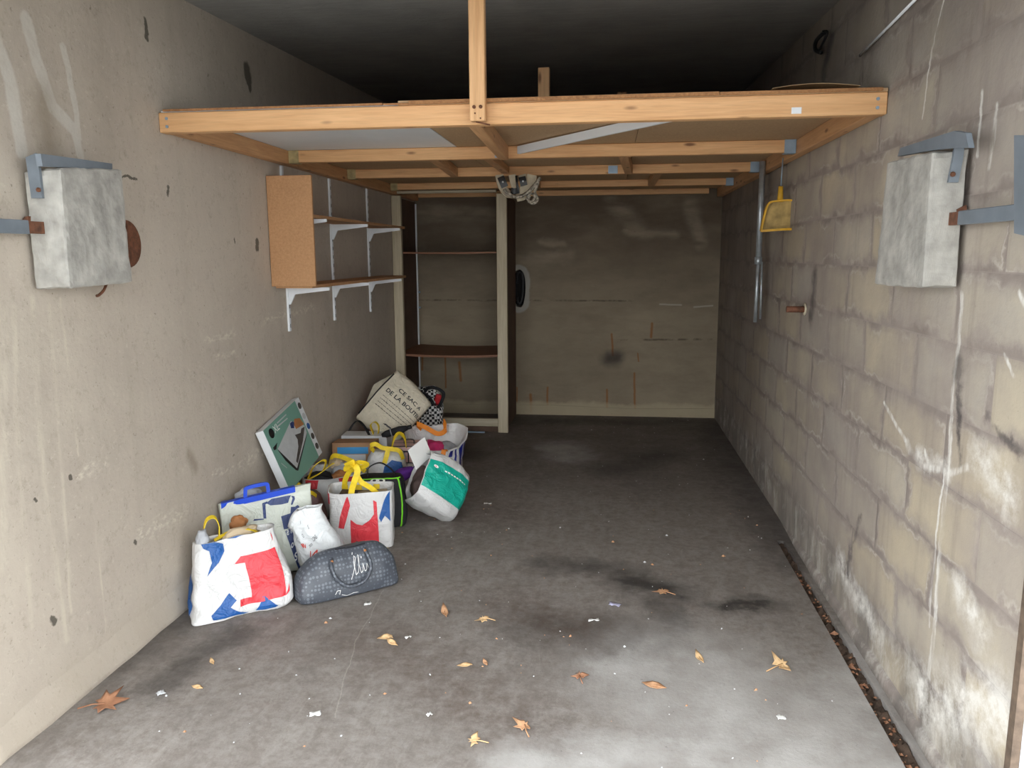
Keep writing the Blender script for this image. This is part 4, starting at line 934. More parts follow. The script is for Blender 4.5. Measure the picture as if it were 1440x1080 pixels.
# 5. upright shopping bag with knotted yellow handles
L = Loft([(0.004, .29, .17, 0, 0, 8), (.015, .305, .19, 0, 0, 8), (.1, .31, .19, 0, 0, 8), (.2, .31, .185, 0, 0, 8), (.275, .315, .185, 0, 0, 7), (.30, .32, .185, 0, 0, 6)], .005, 5, 8, None, rim=.02)
b5 = thing('shopping_bag', 'upright white bag with red and blue shapes and knotted yellow handles', 'bag', M=TR((-1.225, 3.69, 0), 14))
L.shell('body', M_BWHITE, b5)
C5 = [(430, 130), (960, 100), (955, 600), (430, 580)]
L.print_('red_shape', 'f', [UV(C5, q) for q in ([(605, 345), (655, 365), (700, 372), (760, 350), (800, 320), (797, 235), (825, 250), (838, 500), (605, 480)], [(590, 195), (608, 270), (550, 385), (505, 380), (520, 330)])], M_BRED, b5)
L.print_('blue_shape', 'f', [[(.985, .96), (.985, .48), (.75, .54), (.62, .48), (.56, .52)]], M_BBLUE, b5)
L.print_('yellow_logo', 'f', [[(.84+.09*math.cos(a*.5236), .085+.06*math.sin(a*.5236)) for a in range(12)]], M_STRAP, b5)
L.print_('logo_mark', 'f', line_polys([(.79, .07), (.82, .10), (.85, .075), (.89, .10)], .02, 1), M_INK, b5, .003)
L.print_('red_shape', 'l', [[(-.9, .62), (.9, .7), (.9, .95), (-.9, .95)]], M_BRED, b5)
for x in (-.09, -.02, .07): box('strap_tab', (x-.016, x+.016, .078, .082, .19, .285), M_STRAP, b5, .001, local=True)
knot(b5, [(-.045, -.088, .23), (-.045, -.075, .29), (-.03, -.04, .34), (-.015, -.02, .385), (-.03, -.01, .41), (-.065, .0, .405), (-.07, .02, .38), (-.03, .03, .385), (.02, .02, .40), (.022, .0, .42), (-.03, -.01, .43), (-.075, 0, .41)], M_STRAP, .030)
knot(b5, [(.09, -.07, .27), (.05, -.04, .30), (.0, -.02, .33), (-.02, -.02, .37)], M_STRAP, .026)
knot(b5, [(-.09, .075, .27), (-.085, .05, .32), (-.06, .02, .37), (-.03, -.005, .395)], M_STRAP, .026)
def in_bag(bg_, loc, rz=0, rx=0, ry=0): return bg_.matrix_world @ TR(loc, rz, rx, ry)
def carton(name, label, cat, M, size, mat, lines=None):
    o = thing(name, label, cat, M=M); x, y, z = size
    box('carton', (-x/2, x/2, -y/2, y/2, 0, z), mat, o, .002, local=True)
    if lines:
        for k, (a, b, c, d) in enumerate(lines): box('printed_line', (a*x, b*x, c*y, d*y, z, z+.0012), M_INK, o, 0, local=True)
    return o
carton('game_box', 'beige box with fine black lines inside the knotted-handle bag', 'box', in_bag(b5, (.055, .01, .10), 6, -6, 0), (.15, .10, .165), M_TAN, [(-.48, .48, -.42, -.40), (-.48, .48, -.25, -.23), (-.4, .4, .3, .32)])
carton('game_box', 'dark brown box beside the beige box in the knotted-handle bag', 'box', in_bag(b5, (-.065, .03, .09), -5, 0, 4), (.11, .08, .175), M_DBROWN)

# 6. black bag with neon green piping
L = Loft([(0.004, .24, .15, 0, 0, 4), (.04, .26, .17, 0, 0, 4), (.15, .26, .16, 0, 0, 4), (.24, .24, .13, 0, 0, 4), (.27, .22, .11, 0, 0, 4)], .009, 6, 9, None, True)
b6 = thing('black_bag', 'black cloth bag with neon green piping and a face print', 'bag', M=TR((-1.215, 3.99, 0), 12))
L.shell('body', M_BLACKB, b6)
tube('piping', [L.raw(1, -1+1.0*0, i/20) for i in range(21)], .005, M_NEON, b6, 6, local=True)
tube('piping', [L.raw(-1+2*i/20, -.6, .97) for i in range(21)], .004, M_NEON, b6, 6, local=True)
L.print_('white_patch', 'f', [[(-.1+.35*math.cos(a*.5236), .86+.13*math.sin(a*.5236)) for a in range(12)]], M_PAPER, b6)
L.print_('face_mark', 'f', [[(-.1+.09*math.cos(a*.7854)+dx, .87+.05*math.sin(a*.7854)) for a in range(8)] for dx in (-.16, .16)], M_INK, b6, .003)
ribbon('handle', [(-.07, 0, .26), (-.06, -.02, .32), (.0, -.03, .35), (.06, -.02, .31), (.08, 0, .26)], .02, M_BLACKB, b6, side=(0, 1, 0), local=True)

# 7. white and green tote lying on its side, mouth towards the wall
def wp7(p, v):
    p.y += .03*(1-v)*(p.x/.15)**2; return p
L = Loft([(0.0, .27, .07, 0, 0, 7), (.025, .29, .12, 0, 0, 7), (.1, .30, .17, 0, 0, 6), (.18, .30, .20, 0, 0, 5), (.25, .29, .20, 0, 0, 4), (.285, .28, .20, 0, .01, 3.5)], .010, 7, 8, wp7, rim=.02)
M7 = orient((-.80, 4.13, 0), (-.70, -.36, .52), (.30, -.75, .60)); M7 = settle(M7, [L.raw(a, b, 0) for a in (-1, 0, 1) for b in (-1, 1)]+[L.raw(a, b, .3) for a in (-1, 0, 1) for b in (-1, 1)]+[L.raw(a, b, .7) for a in (-1, 0, 1) for b in (-1, 1)])
b7 = thing('tote_bag', 'white tote with teal front panel lying on its side', 'bag', M=M7)
L.shell('body', M_BWHITE, b7)
L.print_('teal_panel', 'f', [[(-.62, .02), (.62, .02), (.58, .97), (-.60, .97)]], M_TEAL, b7)
L.print_('round_logo', 'f', [[(.34+.06*math.cos(a*.5236), .78+.05*math.sin(a*.5236)) for a in range(12)]], M_PAPER, b7, .0035)
L.print_('logo_dot', 'f', [[(.34+.02*math.cos(a*.7854), .78+.018*math.sin(a*.7854)) for a in range(8)]], M_REDINK, b7, .0045)
L.print_('faint_lettering', 'f', [[(.30, .62-.05*k), (.30, .585-.05*k), (.35, .585-.05*k), (.35, .62-.05*k)] for k in range(8)], M_PAPER, b7, .0035)
lump('brown_cloth', 'dark brown crumpled jacket in the mouth of the teal tote', 'cloth', in_bag(b7, (-.03, .0, .235), 0), (.20, .15, .12), M_DBROWN, .28, 3.5, 12)
bm = bmesh.new(); add_box(bm, -.075, .075, -.003, .003, -.06, .06, .0015)
for v in bm.verts: v.co.y += .015*math.cos(v.co.x*12)
pp = bmobj('paper_sheet', bm, M_PAPER, None); pp.matrix_world = in_bag(b7, (.12, .0, .315), 0, 20, 30); tag(pp, 'folded white paper sticking out of the teal tote', 'paper')
lump('teal_cloth', 'teal cloth scrap behind the white paper', 'cloth', TR((-1.0, 4.36, .20), 20, 0, 25), (.14, .07, .05), M_TEAL, .35, 4, 13)
lump('purple_cloth', 'purple cloth between the black bag and the teal tote', 'cloth', TR((-1.17, 4.26, .20), 30, 0, -20), (.15, .08, .07), M_PURPLE, .3, 3, 14)

# 8. white bag with orange handles, mouth open to the right
def wp8(p, v):
    p.z -= .11*v*v*max(0, (-p.y+.03)/.15); p.x += .03*v*v*(1 if p.x > 0 else 0); return p
L = Loft([(0.004, .30, .22, 0, 0, 5), (.03, .33, .26, 0, 0, 5), (.12, .34, .27, 0, 0, 4), (.22, .345, .28, 0, .01, 3), (.28, .35, .29, 0, .02, 2.6), (.32, .355, .29, 0, .02, 2.4)], .011, 8, 7, wp8, rim=.03)
b8 = thing('shopping_bag', 'wide-open white bag with orange handles and blue stripes', 'bag', M=TR((-1.125, 4.93, 0), 12))
L.shell('body', M_BWHITE, b8)
L.print_('blue_stripe', 'f', [[(.45, .55), (.62, .55), (.75, .92), (.55, .92)], [(.72, .35), (.85, .4), (.98, .9), (.86, .92)]], M_DBLUE, b8)
L.print_('blue_stripe', 'r', [[(-.9, .3), (-.6, .3), (-.5, .9), (-.8, .9)], [(-.35, .35), (-.05, .35), (0, .9), (-.25, .9)]], M_DBLUE, b8)
L.print_('oval_badge', 'f', [[(.30+.13*math.cos(a*.5236), .50+.17*math.sin(a*.5236)) for a in range(12)]], M_PAPER, b8, .003)
L.print_('badge_mark', 'f', [[(.26, .40), (.34, .44), (.33, .6), (.28, .56)]], M_BRED, b8, .004)
L.print_('blue_stripe', 'f', [[(-.75, .5), (-.5, .75), (-.72, .85)]], M_DBLUE, b8)
ribbon('handle', [(-.09, .15, .29), (-.12, .13, .33), (-.06, .10, .31), (.02, .08, .27), (.07, .10, .29), (.06, .15, .34), (.06, .16, .27)], .032, M_ORANGE, b8, side=(0, .5, 1), local=True)
ribbon('handle', [(.07, -.13, .20), (.06, -.15, .215), (.05, -.158, .17)], .03, M_ORANGE, b8, side=(1, 0, 0), local=True)
lump('magenta_cloth', 'magenta cloth inside the orange-handled bag', 'cloth', in_bag(b8, (-.02, .0, .19), 20), (.16, .12, .10), M_MAG, .3, 3, 15)
lump('white_cloth', 'white cloth filling the orange-handled bag', 'cloth', in_bag(b8, (.05, .06, .15), 60), (.2, .15, .12), M_GREYC, .3, 3, 16)

# 9. cream cotton tote with printed words, lying on the heap
def wp9(p, v):
    p.y -= .02*math.cos(p.x*8)*v
    if p.y > .02: p.z += .07*v**3*max(0, 1-abs(p.x-.04)/.2)
    return p
L = Loft([(0.0, .35, .05, 0, 0, 4), (.03, .38, .11, 0, 0, 4), (.10, .41, .16, 0, 0, 4), (.185, .42, .15, 0, 0, 4), (.27, .42, .12, 0, 0, 4), (.325, .42, .10, 0, .01, 4)], .009, 9, 7, wp9)
b9 = thing('tote_bag', 'cream cotton tote with black words and black trim, lying on the heap', 'bag', M=orient(P(581, 598, 1, 5.06), (-.74, .06, .60), (.22, -.95, .32)))
L.shell('body', M_CREAM, b9)
tube('black_trim', [L.raw(-1+2*i/24, -1, .995)+Vector((0, -.002, 0)) for i in range(25)], .005, M_BLACKB, b9, 6, local=True)
tube('black_trim', [L.raw(-1+2*i/24, 1, .995)+Vector((0, .002, 0)) for i in range(25)], .004, M_BLACKB, b9, 6, local=True)
for body, o_, sz in (('CE SAC A', (.50, .68), .13), ('DE LA BOUTEILLE', (.24, .84), .13)):
    L.text('lettering', 'f', body, M_INK, b9, o_, (0, -sz*.88), (sz*1.45, 0), .0025, .07, 0, .022)
for k in range(4): L.dashes('fine_print', 'f', .08-.12*k, .82, .10, .016, M_INK, b9, 30+k)
L.print_('script_mark', 'f', line_polys([(-.62, .50), (-.56, .46), (-.62, .43), (-.56, .40), (-.62, .37), (-.57, .33), (-.61, .29), (-.57, .25)], .03, .7), M_INK, b9, .0025)

# 10. black and white checked bag with black handle behind the tote
L = Loft([(0.004, .2, .2, 0, 0, 4), (.05, .24, .24, 0, 0, 4), (.2, .24, .24, 0, 0, 4), (.36, .23, .18, 0, 0, 3), (.45, .20, .10, 0, 0, 3), (.48, .12, .05, 0, 0, 3)], .014, 10, 7, None, True)
b10 = thing('checked_bag', 'black and white checked bag with thick black handle', 'bag', M=TR((-1.335, 5.66, 0), 10, 0, -2))
L.shell('body', M_CHECK, b10)
tube('handle', catmull([(.0, -.10, .46), (.03, -.13, .49), (.09, -.15, .485), (.135, -.15, .45), (.125, -.15, .40), (.09, -.14, .34)], 6), .012, M_BLACKB, b10, 8, local=True)
tube('handle', catmull([(-.06, -.06, .46), (-.02, -.12, .45), (.03, -.14, .42), (.06, -.14, .36)], 6), .012, M_BLACKB, b10, 8, local=True)
lump('red_cloth', 'red cloth peeking out beside the checked bag', 'cloth', TR((-1.235, 5.56, .40), 0), (.05, .05, .08), M_REDC, .3, 3, 17)

# 11. red and white bag with yellow handle, behind the cream tote at the wall
L = Loft([(0.004, .24, .2, 0, 0, 5), (.04, .26, .22, 0, 0, 5), (.2, .26, .22, 0, 0, 5), (.36, .25, .2, 0, 0, 4), (.42, .25, .19, 0, 0, 4), (.45, .25, .19, 0, 0, 4)], .009, 11, 7, None, rim=.04)
b11 = thing('shopping_bag', 'red and white bag with yellow handle, half hidden behind the cream tote', 'bag', M=TR((-1.605, 5.52, 0), 4))
L.shell('body', M_BWHITE, b11)
L.print_('red_shape', 'f', [[(-1, .35), (-.6, .3), (-.5, .75), (-1, .8)]], M_BRED, b11); L.print_('red_shape', 'l', [[(-.9, .3), (.9, .3), (.9, .75), (-.9, .7)]], M_BRED, b11)
L.print_('blue_shape', 'f', [[(-.8, .1), (-.4, .1), (-.3, .34), (-.7, .32)]], M_BBLUE, b11)
ribbon('handle', [(-.02, -.08, .44), (-.03, -.06, .52), (-.0, -.03, .555), (.05, -.02, .55), (.06, -.05, .5), (.05, -.08, .44)], .03, M_STRAP, b11, side=(0, 1, .2), local=True)
lump('red_cloth', 'red cloth on top of the bag behind the cream tote', 'cloth', in_bag(b11, (-.06, -.02, .425)), (.12, .10, .05), M_REDC, .3, 3, 18)

# 12. white carton and open cardboard box in the middle of the heap
cb = thing('cardboard_box', 'open brown cardboard box with blue print in the middle of the heap', 'box', M=TR((-1.575, 4.66, .17), 8, -6, 0))
x, y, z = .13, .10, .12
for b_ in ((-x, x, -y, -y+.004, 0, z), (-x, x, y-.004, y, 0, z), (-x, -x+.004, -y, y, 0, z), (x-.004, x, -y, y, 0, z)): box('side', b_, M_CARD, cb, 0, local=True)
box('bottom', (-x, x, -y, y, 0, .004), M_CARD, cb, 0, local=True); box('flap', (-x, x, -y-.01, y, z, z+.004), M_CARD, cb, 0, local=True)
box('blue_band', (-x*.75, x*.72, -y-.002, -y, z*.45, z*.8), M_SKY, cb, 0, local=True); box('pale_band', (-x*.95, x*.6, -y-.002, -y, z*.1, z*.42), M_BOXWH, cb, 0, local=True)
carton('white_carton', 'white carton behind the open cardboard box', 'box', TR((-1.57, 4.87, .18), 4), (.30, .14, .115), M_BOXWH)
# what carries the two cartons
L = Loft([(0.004, .34, .30, 0, 0, 5), (.04, .34, .36, 0, 0, 5), (.1, .35, .40, 0, 0, 5), (.15, .34, .38, 0, 0, 4), (.165, .34, .34, 0, 0, 4)], .008, 12, 7, None, True)
b12 = thing('cloth_bundle', 'dark cloth bundle under the cardboard box and white carton', 'bundle', M=TR((-1.565, 4.77, 0), 5)); L.shell('body', M_DBROWN, b12)
# 13. umbrella and dark straps lying across
um = thing('folded_umbrella', 'black folded umbrella lying across the heap', 'umbrella', M=orient((-1.44, 4.78, .305), (.9, .25, .25), (0, -1, .2)))
tube('canopy', [(0, 0, 0), (0, 0, .03), (0, 0, .12), (0, 0, .17)], [.012, .022, .026, .016], M_BLACKB, um, 12, local=True); tube('handle', [(0, 0, .17), (0, 0, .20)], .014, M_BLACKP, um, 10, local=True); tube('tip_band', [(0, 0, .06), (0, 0, .066)], .0275, M_GREYC, um, 12, local=True)
ribbon('shoulder_strap', [(-1.66, 4.80, .33), (-1.62, 4.76, .38), (-1.585, 4.75, .405), (-1.54, 4.72, .385), (-1.49, 4.68, .33)], .022, M_BLACKB, None, side=(.3, 1, 0))
tag(bpy.context.scene.objects['shoulder_strap'], 'black webbing strap arching over the cardboard box', 'strap')
ribbon('yellow_strap', [(-1.50, 4.80, .31), (-1.51, 4.78, .37), (-1.48, 4.77, .395), (-1.455, 4.77, .37), (-1.46, 4.78, .32)], .028, M_STRAP, None, side=(0, 1, 0))
tag(bpy.context.scene.objects['yellow_strap'], 'yellow webbing loop standing beside the cardboard box', 'strap')

# 14. red and white bag whose yellow handles lie in front of the cardboard box
L = Loft([(0.004, .32, .22, 0, 0, 5), (.03, .35, .25, 0, 0, 5), (.1, .36, .26, 0, 0, 5), (.17, .36, .25, 0, 0, 4), (.21, .36, .24, 0, 0, 4), (.235, .36, .24, 0, 0, 4)], .009, 14, 7, None, rim=.03)
b14 = thing('shopping_bag', 'low red and white bag full of odds and ends beside the green box', 'bag', M=TR((-1.53, 4.16, 0), 14))
L.shell('body', M_BWHITE, b14)
L.print_('red_shape', 'f', [[(-1, .6), (-.5, .62), (-.45, .96), (-1, .96)], [(.2, .6), (.95, .62), (.9, .96), (.15, .96)]], M_BRED, b14)
ribbon('handle', [(.17, -.04, .24), (.12, -.0, .27), (.05, .05, .30), (-.02, .09, .305), (-.05, .11, .24)], .026, M_STRAP, b14, side=(0, .4, 1), local=True)
ribbon('handle', [(.15, -.0, .25), (.08, .06, .285), (.0, .12, .29), (-.02, .13, .24)], .022, M_STRAP, b14, side=(0, .4, 1), local=True)
ribbon('handle', [(-.14, -.1, .23), (-.11, -.1, .29), (-.07, -.08, .32), (-.045, -.06, .31), (-.06, -.07, .26)], .024, M_STRAP, b14, side=(.3, 1, 0), local=True)
ribbon('handle', [(-.15, -.1, .22), (-.08, -.1, .255), (-.02, -.08, .295), (-.0, -.07, .305)], .024, M_STRAP, b14, side=(.3, 1, .2), local=True)
for k, (lb, mt, loc, sz) in enumerate((('dark plum cloth in the low red and white bag', M_BLACKB, (-.08, -.05, .20), (.16, .1, .1)), ('crumpled pale paper in the low red and white bag', M_GREYC, (.06, .06, .21), (.18, .12, .12)), ('tan leather pouch in the low red and white bag', M_BROWNC, (.03, -.04, .22), (.09, .08, .06)), ('crumpled white paper at the right of the low red and white bag', M_PAPER, (.12, .03, .24), (.09, .09, .07)), ('small tan pouch under the yellow strap', M_TAN, (-.0, .09, .26), (.12, .08, .06)))):
    lump(('dark_cloth', 'paper_wad', 'leather_pouch', 'paper_wad', 'leather_pouch')[k], lb, ('cloth', 'paper', 'pouch', 'paper', 'pouch')[k], in_bag(b14, loc, 20*k), sz, mt, .3, 4, 20+k)

# 15. mauve bag with yellow handles under the green box
L = Loft([(0.004, .24, .14, 0, 0, 4), (.03, .28, .17, 0, 0, 4), (.12, .28, .17, 0, 0, 4), (.18, .26, .14, 0, 0, 4), (.215, .24, .12, 0, 0, 4)], .012, 15, 8, None, True)
b15 = thing('film_bag', 'mauve plastic bag with yellow handles under the green box', 'bag', M=TR((-1.615, 3.78, 0), 40)); L.shell('body', M_MAUVE, b15)
for y in (-.02, .03): ribbon('handle', [(-.06, y, .24), (-.03, y-.03, .27), (.02, y-.04, .275), (.05, y-.02, .24)], .02, M_STRAP, b15, side=(0, 1, .3), local=True)
ribbon('handle', [(-.08, -.06, .2), (-.03, -.08, .235), (.05, -.085, .24), (.09, -.07, .21)], .02, M_STRAP, b15, side=(0, .3, 1), local=True)

# green light-box carton leaning on the left wall
A_, B_, C_, D_ = P(366, 597, 0, XL+.045), P(422, 564, 0, XL+.045), P(455, 640, 0, XL+.15), P(408, 690, 0, XL+.15)
ex = ((B_-A_)+(C_-D_))/2; wd = ex.length; ez = ((A_-D_)+(B_-C_))/2; ht = ez.length*.97
MB = orient((A_+B_+C_+D_)/4-ez.normalized()*ht/2, ez, ez.cross(ex)*-1 if ez.cross(ex).x < 0 else ez.cross(ex))
gb = thing('light_box_carton', 'flat green and white product carton leaning on the left wall', 'box', M=MB)
box('carton', (-wd/2, wd/2, 0, .045, 0, ht), M_BOXWH, gb, .002, local=True)
def art(name, pts, mat, dy):                 # flat print on the carton face, u from left to right, v from the foot up
    bm = bmesh.new(); add_prism(bm, [((u-.5)*wd, v*ht) for u, v in pts], 1, -dy, 0); return bmobj(name, bm, mat, gb, local=True)
art('green_print', [(.0, .0), (.88, .0), (.88, 1), (.0, 1)], M_BOXGREEN, .0006)
CB = [(100, 390), (690, 55), (1085, 905), (520, 1330)]
def ba(pts): return [((u+1)/2, v) for u, v in UV(CB, pts)]
art('pad_shadow', ba([(318, 700), (815, 580), (800, 640), (645, 1075), (610, 1060), (440, 880)]), M_INK, .0010)
art('pad_picture', ba([(320, 695), (540, 360), (775, 470), (810, 580), (625, 1035)]), M_BOXLT, .0014)
art('tower_picture', ba([(775, 485), (715, 500), (700, 560), (600, 568), (645, 640), (655, 740), (612, 940), (640, 970), (735, 680)]), M_BOXDK, .0018)
art('hand_picture', ba([(600, 345), (690, 350), (765, 450), (700, 470), (622, 490), (588, 420)]), M_BROWNC, .0020)
art('eraser_picture', ba([(520, 395), (560, 372), (592, 390), (590, 472), (540, 465)]), M_NAVY, .0022)
art('pen_picture', ba([(250, 655), (315, 605), (300, 690), (265, 695)]), M_INK, .0012)
for (x0, y0, x1, y1) in ((310, 335, 460, 250), (300, 390, 480, 305), (370, 890, 460, 980)):
    art('faint_line', ba([(x0, y0), (x1, y1), (x1+8, y1+16), (x0+8, y0+16)]), M_BOXLT, .0012)
art('round_badge', [(.13+.055*math.cos(a*.5236), .88+.075*math.sin(a*.5236)) for a in range(12)], M_INK, .0012)
for k in range(5): art('icon', [(.94+.04*math.cos(a*.7854), .88-.18*k+.055*math.sin(a*.7854)) for a in range(8)], (M_BOXDK, M_BOXLT, M_BBLUE, M_BOXDK, M_BOXDK)[k], .0012)
def arttext(body, u, v, size, mat):
    cu = bpy.data.curves.new('t', 'FONT'); cu.body = body; cu.size = size; cu.resolution_u = 2; ob = bpy.data.objects.new('t', cu); me = bpy.data.meshes.new_from_object(ob)
    vs = [Vector(((u-.5)*wd+p.co.x, -.0020, v*ht+p.co.y)) for p in me.vertices]; fs = [list(p.vertices) for p in me.polygons]
    bpy.data.objects.remove(ob); bpy.data.curves.remove(cu); meshobj('lettering', vs, fs, mat, gb, local=True)
arttext('XL', .19, .84, .055, M_PAPER)

# 16. white and blue bag with knotted yellow handles
L = Loft([(0.004, .22, .18, 0, 0, 4), (.04, .25, .2, 0, 0, 4), (.13, .25, .2, 0, 0, 4), (.21, .23, .17, 0, 0, 3), (.265, .19, .12, 0, 0, 3), (.29, .15, .08, 0, 0, 3)], .011, 16, 8, None, True)
b16 = thing('shopping_bag', 'white and blue bag tied shut with yellow handles, mid heap', 'bag', M=TR((-1.32, 4.47, 0), 14))
L.shell('body', M_BWHITE, b16)
L.print_('blue_shape', 'f', [[(-.35, .25), (.95, .2), (.95, .66), (.3, .72), (-.1, .6)]], M_BBLUE, b16)
knot(b16, [(-.07, -.06, .30), (-.09, -.08, .335), (-.06, -.09, .35), (-.02, -.085, .325), (.03, -.08, .315), (.08, -.08, .30), (.10, -.085, .25)], M_STRAP, .026, side=(0, .4, 1))
knot(b16, [(.015, -.085, .32), (.005, -.095, .28), (-.01, -.10, .235)], M_STRAP, .028)
knot(b16, [(.03, -.04, .30), (.05, .0, .36), (.08, .03, .385), (.11, .0, .36), (.12, -.04, .31)], M_STRAP, .026, side=(0, 1, .4))
# 17. pink case on a white bag with a blue triangle
L = Loft([(0.004, .24, .18, 0, 0, 5), (.03, .27, .2, 0, 0, 5), (.1, .27, .2, 0, 0, 5), (.15, .26, .19, 0, 0, 4), (.165, .24, .17, 0, 0, 4)], .007, 17, 8, None, True)
b17 = thing('shopping_bag', 'small white bag with blue triangle below the pink case', 'bag', M=TR((-1.235, 4.68, 0), 10)); L.shell('body', M_BWHITE, b17)
L.print_('blue_shape', 'f', [[(.1, .55), (.5, .5), (.35, .98)]], M_DBLUE, b17)
pc_ = thing('pink_case', 'pink carton case with black edge lines on the heap', 'case', M=TR((-1.235, 4.70, .175), 8, 0, 0))
box('case', (-.105, .105, -.085, .085, 0, .105), M_PINK, pc_, .003, local=True)
for b_ in ((-.106, .106, -.0865, -.085, .066, .074), (-.004, .004, -.0865, -.085, 0, .074), (-.106, .106, -.003, .003, .105, .1062), (-.106, .106, -.0865, -.084, .1, .1062)): box('black_line', b_, M_INK, pc_, 0, local=True)
tube('carry_handle', catmull([(-.03, -.02, .105), (-.025, -.02, .13), (.025, -.02, .13), (.03, -.02, .105)], 5), .005, M_DBROWN, pc_, 8, local=True)

# ------------------------------------------------------------------ leaves and litter on the floor
def leaf_mat(name, c, d):
    t = NT(name); col = t.mix(t.rng(t.noise(t.obj(), 30, 4, .6), .3, .7), lin(c), lin(d)); return t.done(col, .75)
M_LEAF = [leaf_mat('dry_leaf_brown', (204, 160, 122), (168, 122, 86)), leaf_mat('dry_leaf_tan', (222, 190, 144), (194, 154, 108)), leaf_mat('dry_leaf_dark', (176, 128, 96), (140, 96, 70))]
LOBES = [(0, 1.0), (28, .42), (48, .92), (74, .40), (98, .72), (128, .38), (152, .5), (172, .22), (188, .22), (208, .5), (232, .38), (262, .72), (286, .40), (312, .92), (332, .42)]
SMALL = [(0, 1), (30, .62), (70, .5), (120, .6), (170, .95), (180, 1.0), (230, .55), (290, .5), (330, .6)]
def leaf(label, px, py, size, rz, mat, curl=.35, small=False, broken=0):
    c = FL(px, py); th = thing('dry_leaf', label, 'leaf', M=TR((c.x, c.y, 0), rz), group='dry leaves on the floor')
    pts = SMALL if small else LOBES
    if broken: pts = [(a, r_*(.35 if 60 < (a+broken*70) % 360 < 190 else 1)) for a, r_ in pts]
    size *= 1.1; bm = bmesh.new(); s2 = size/2; asp = .8 if small else 1; sn, cn = math.sin(math.radians(rz)), math.cos(math.radians(rz))
    def zz(x, y):
        yw = (x*sn+y*cn)/s2
        return .003+curl*size*(.55*max(0, yw+.15)**1.2+.12*(x/s2)**2+.06*math.sin(9*x/s2+rz)*math.cos(7*y/s2)+.06)
    ring = [[], [], []]
    for a, r_ in pts:
        a = math.radians(a)
        for k, f in enumerate((.33, .66, 1)):
            rr = r_*f if f == 1 else min(r_, .75)*f
            x, y = math.sin(a)*rr*s2*asp, math.cos(a)*rr*s2
            ring[k].append(bm.verts.new((x, y, zz(x, y))))
    ctr = bm.verts.new((0, 0, zz(0, 0))); n = len(pts)
    for k in range(n):
        bm.faces.new((ctr, ring[0][k], ring[0][(k+1) % n]))
        for q in (0, 1): bm.faces.new((ring[q][k], ring[q+1][k], ring[q+1][(k+1) % n], ring[q][(k+1) % n]))
    g = bmesh.ops.extrude_face_region(bm, geom=bm.faces[:]); bmesh.ops.translate(bm, vec=(0, 0, .0008), verts=[v for v in g['geom'] if isinstance(v, bmesh.types.BMVert)])
    b_ = bmobj('blade', bm, mat, th, True, local=True)
    tube('stalk', [(0, 0, zz(0, 0)+.001), (0, -s2*.5, zz(0, -s2*.5)+.002), (s2*.08, -s2*1.05, .004)], .0012+size*.008, mat, th, 5, local=True)
leaf('large dark brown lobed leaf beside the left wall', 148, 992, .14, -70, M_LEAF[2], .3)
leaf('brown lobed leaf next to the black oil stain', 932, 833, .10, 60, M_LEAF[0], .35, broken=1)
leaf('curled tan leaf nearest the right wall', 1100, 938, .13, -60, M_LEAF[1], .5, broken=2)
leaf('small curled brown leaf right of the grey handbag', 625, 863, .065, 20, M_LEAF[0], .6, True)
leaf('tan lobed leaf right of the small curled brown leaf', 680, 872, .085, 80, M_LEAF[1], .4, broken=1)
leaf('pale crumpled leaf in front of the grey handbag', 541, 899, .055, 100, M_LEAF[1], .6, True)
leaf('small pale leaf scrap under the crumpled pale leaf', 551, 906, .05, 60, M_LEAF[1], .6, True)
leaf('round ochre leaf left of the floor middle', 653, 937, .05, 100, M_LEAF[1], .3, True)
leaf('tiny rust brown leaf beside the round ochre leaf', 682, 933, .035, 30, M_LEAF[0], .4, True)
leaf('brown lobed leaf in the middle of the floor', 815, 952, .085, 10, M_LEAF[2], .4, broken=2)
leaf('pink-brown torn leaf left of the pale floor patch', 919, 966, .075, 75, M_LEAF[0], .3, True)
leaf('small tan leaf far right of the torn pink-brown leaf', 983, 927, .055, 20, M_LEAF[1], .5, True)
leaf('brown broken leaf at the bottom edge of the picture', 738, 1023, .095, 15, M_LEAF[0], .4, broken=1)
leaf('pale tan leaf at the very bottom left of the broken leaf', 665, 1043, .085, 80, M_LEAF[1], .25, broken=2)
leaf('tiny ochre leaf near the front shopping bag', 298, 932, .035, 40, M_LEAF[1], .4, True)
leaf('narrow yellowish leaf at the lower left', 277, 968, .04, 80, M_LEAF[1], .4, True)
def scrap(label, px, py, sx, sy, mat, rz):
    c = FL(px, py); bm = bmesh.new(); g = []
    for i in range(7):
        row = []
        for j in range(4):
            x, y = (i/6-.5)*sx, (j/3-.5)*sy; k = 1+.35*noise.noise(Vector((i*1.3+px, j*1.7, py)))
            row.append(bm.verts.new((x*k, y*k, .002+.012*abs(noise.noise(Vector((i*.8+px, j*.9+py, 1)))))))
        g.append(row)
    for i in range(6):
        for j in range(3): bm.faces.new((g[i][j], g[i+1][j], g[i+1][j+1], g[i][j+1]))
    e = bmesh.ops.extrude_face_region(bm, geom=bm.faces[:]); bmesh.ops.translate(bm, vec=(0, 0, .0008), verts=[v for v in e['geom'] if isinstance(v, bmesh.types.BMVert)])
    o = bmobj('paper_scrap', bm, mat, None, True); o.matrix_world = TR((c.x, c.y, 0), rz); tag(o, label, 'litter', 'scraps on the floor')
M_LILAC = plain('lilac_paper', (190, 188, 214), .7, .1, 10, .05)
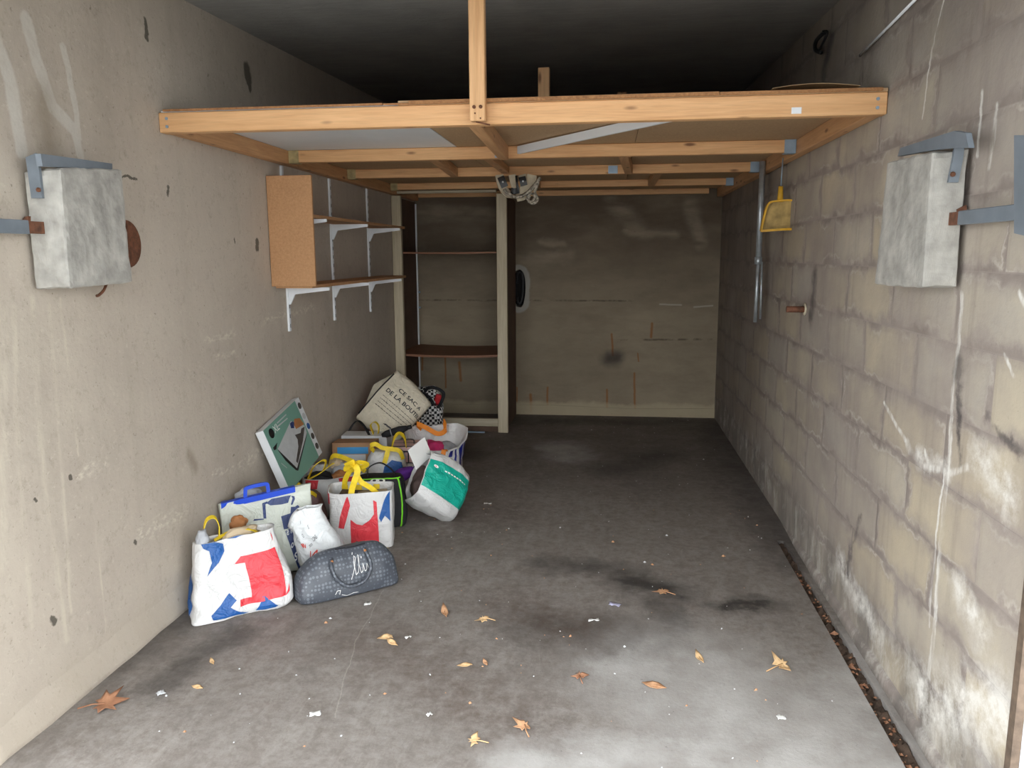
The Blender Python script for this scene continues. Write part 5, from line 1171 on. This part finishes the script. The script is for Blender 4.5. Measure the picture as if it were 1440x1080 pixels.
scrap('lilac paper scrap beside the black oil stain', 865, 851, .05, .025, M_LILAC, -20)
scrap('white curved scrap left of the lilac scrap', 835, 873, .045, .015, M_PAPER, 15)
scrap('white torn scrap at the front of the grey handbag', 517, 850, .03, .02, M_PAPER, 30)
scrap('white scrap on the floor below the teal tote', 686, 709, .045, .012, M_PAPER, 5)
scrap('white paper bit at the lower centre left of the floor', 443, 1005, .035, .022, M_PAPER, 20)
scrap('grey white bit between the left wall and the floor middle', 226, 976, .025, .02, M_BOXWH, 50)
scrap('white crumb near the trench at the right', 1098, 1010, .025, .02, M_PAPER, 10)
scrap('small white scrap below the crumpled pale leaf', 574, 897, .025, .014, M_PAPER, 40)
scrap('white speck left of the brown broken leaf', 604, 1006, .018, .014, M_PAPER, 40)
# specks nobody could count
def specks(name, label, mat, n, region, smin, smax, zf=0, seed=3):
    random.seed(seed); bm = bmesh.new()
    for k in range(n):
        x, y = random.uniform(region[0], region[1]), random.uniform(region[2], region[3]); sz = random.uniform(smin, smax)*(1.0 if random.random() < .9 else 1.8)
        a = random.uniform(0, 3.14); l = random.uniform(.35, 1); zz_ = zf+.001
        vs = []
        for q in range(4):
            b_ = a+q*math.pi/2; e = sz*(1 if q % 2 else l)
            vs.append(bm.verts.new((x+math.cos(b_)*e, y+math.sin(b_)*e, zz_)))
        tp = bm.verts.new((x, y, zz_+sz*.7)); bm.faces.new(vs[::-1])
        for q in range(4): bm.faces.new((vs[q], vs[(q+1) % 4], tp))
    o = bmobj(name, bm, mat, None); tag(o, label, 'litter', None, 'stuff'); return o
specks('pale_specks', 'pale specks of dust and plaster scattered on the floor', M_BOXWH, 170, (-1.5, .85, 1.95, 6.9), .002, .005, 0, 3)
specks('leaf_crumbs', 'tiny brown leaf crumbs scattered on the floor', M_LEAF[0], 60, (-1.3, .85, 1.95, 4.5), .003, .007, 0, 5)
specks('trench_litter', 'brown crumbs and straw lying in the trench', M_LEAF[2], 110, (TX0+.01, TX1-.01, 1.9, 3.6), .004, .012, -.02, 6)
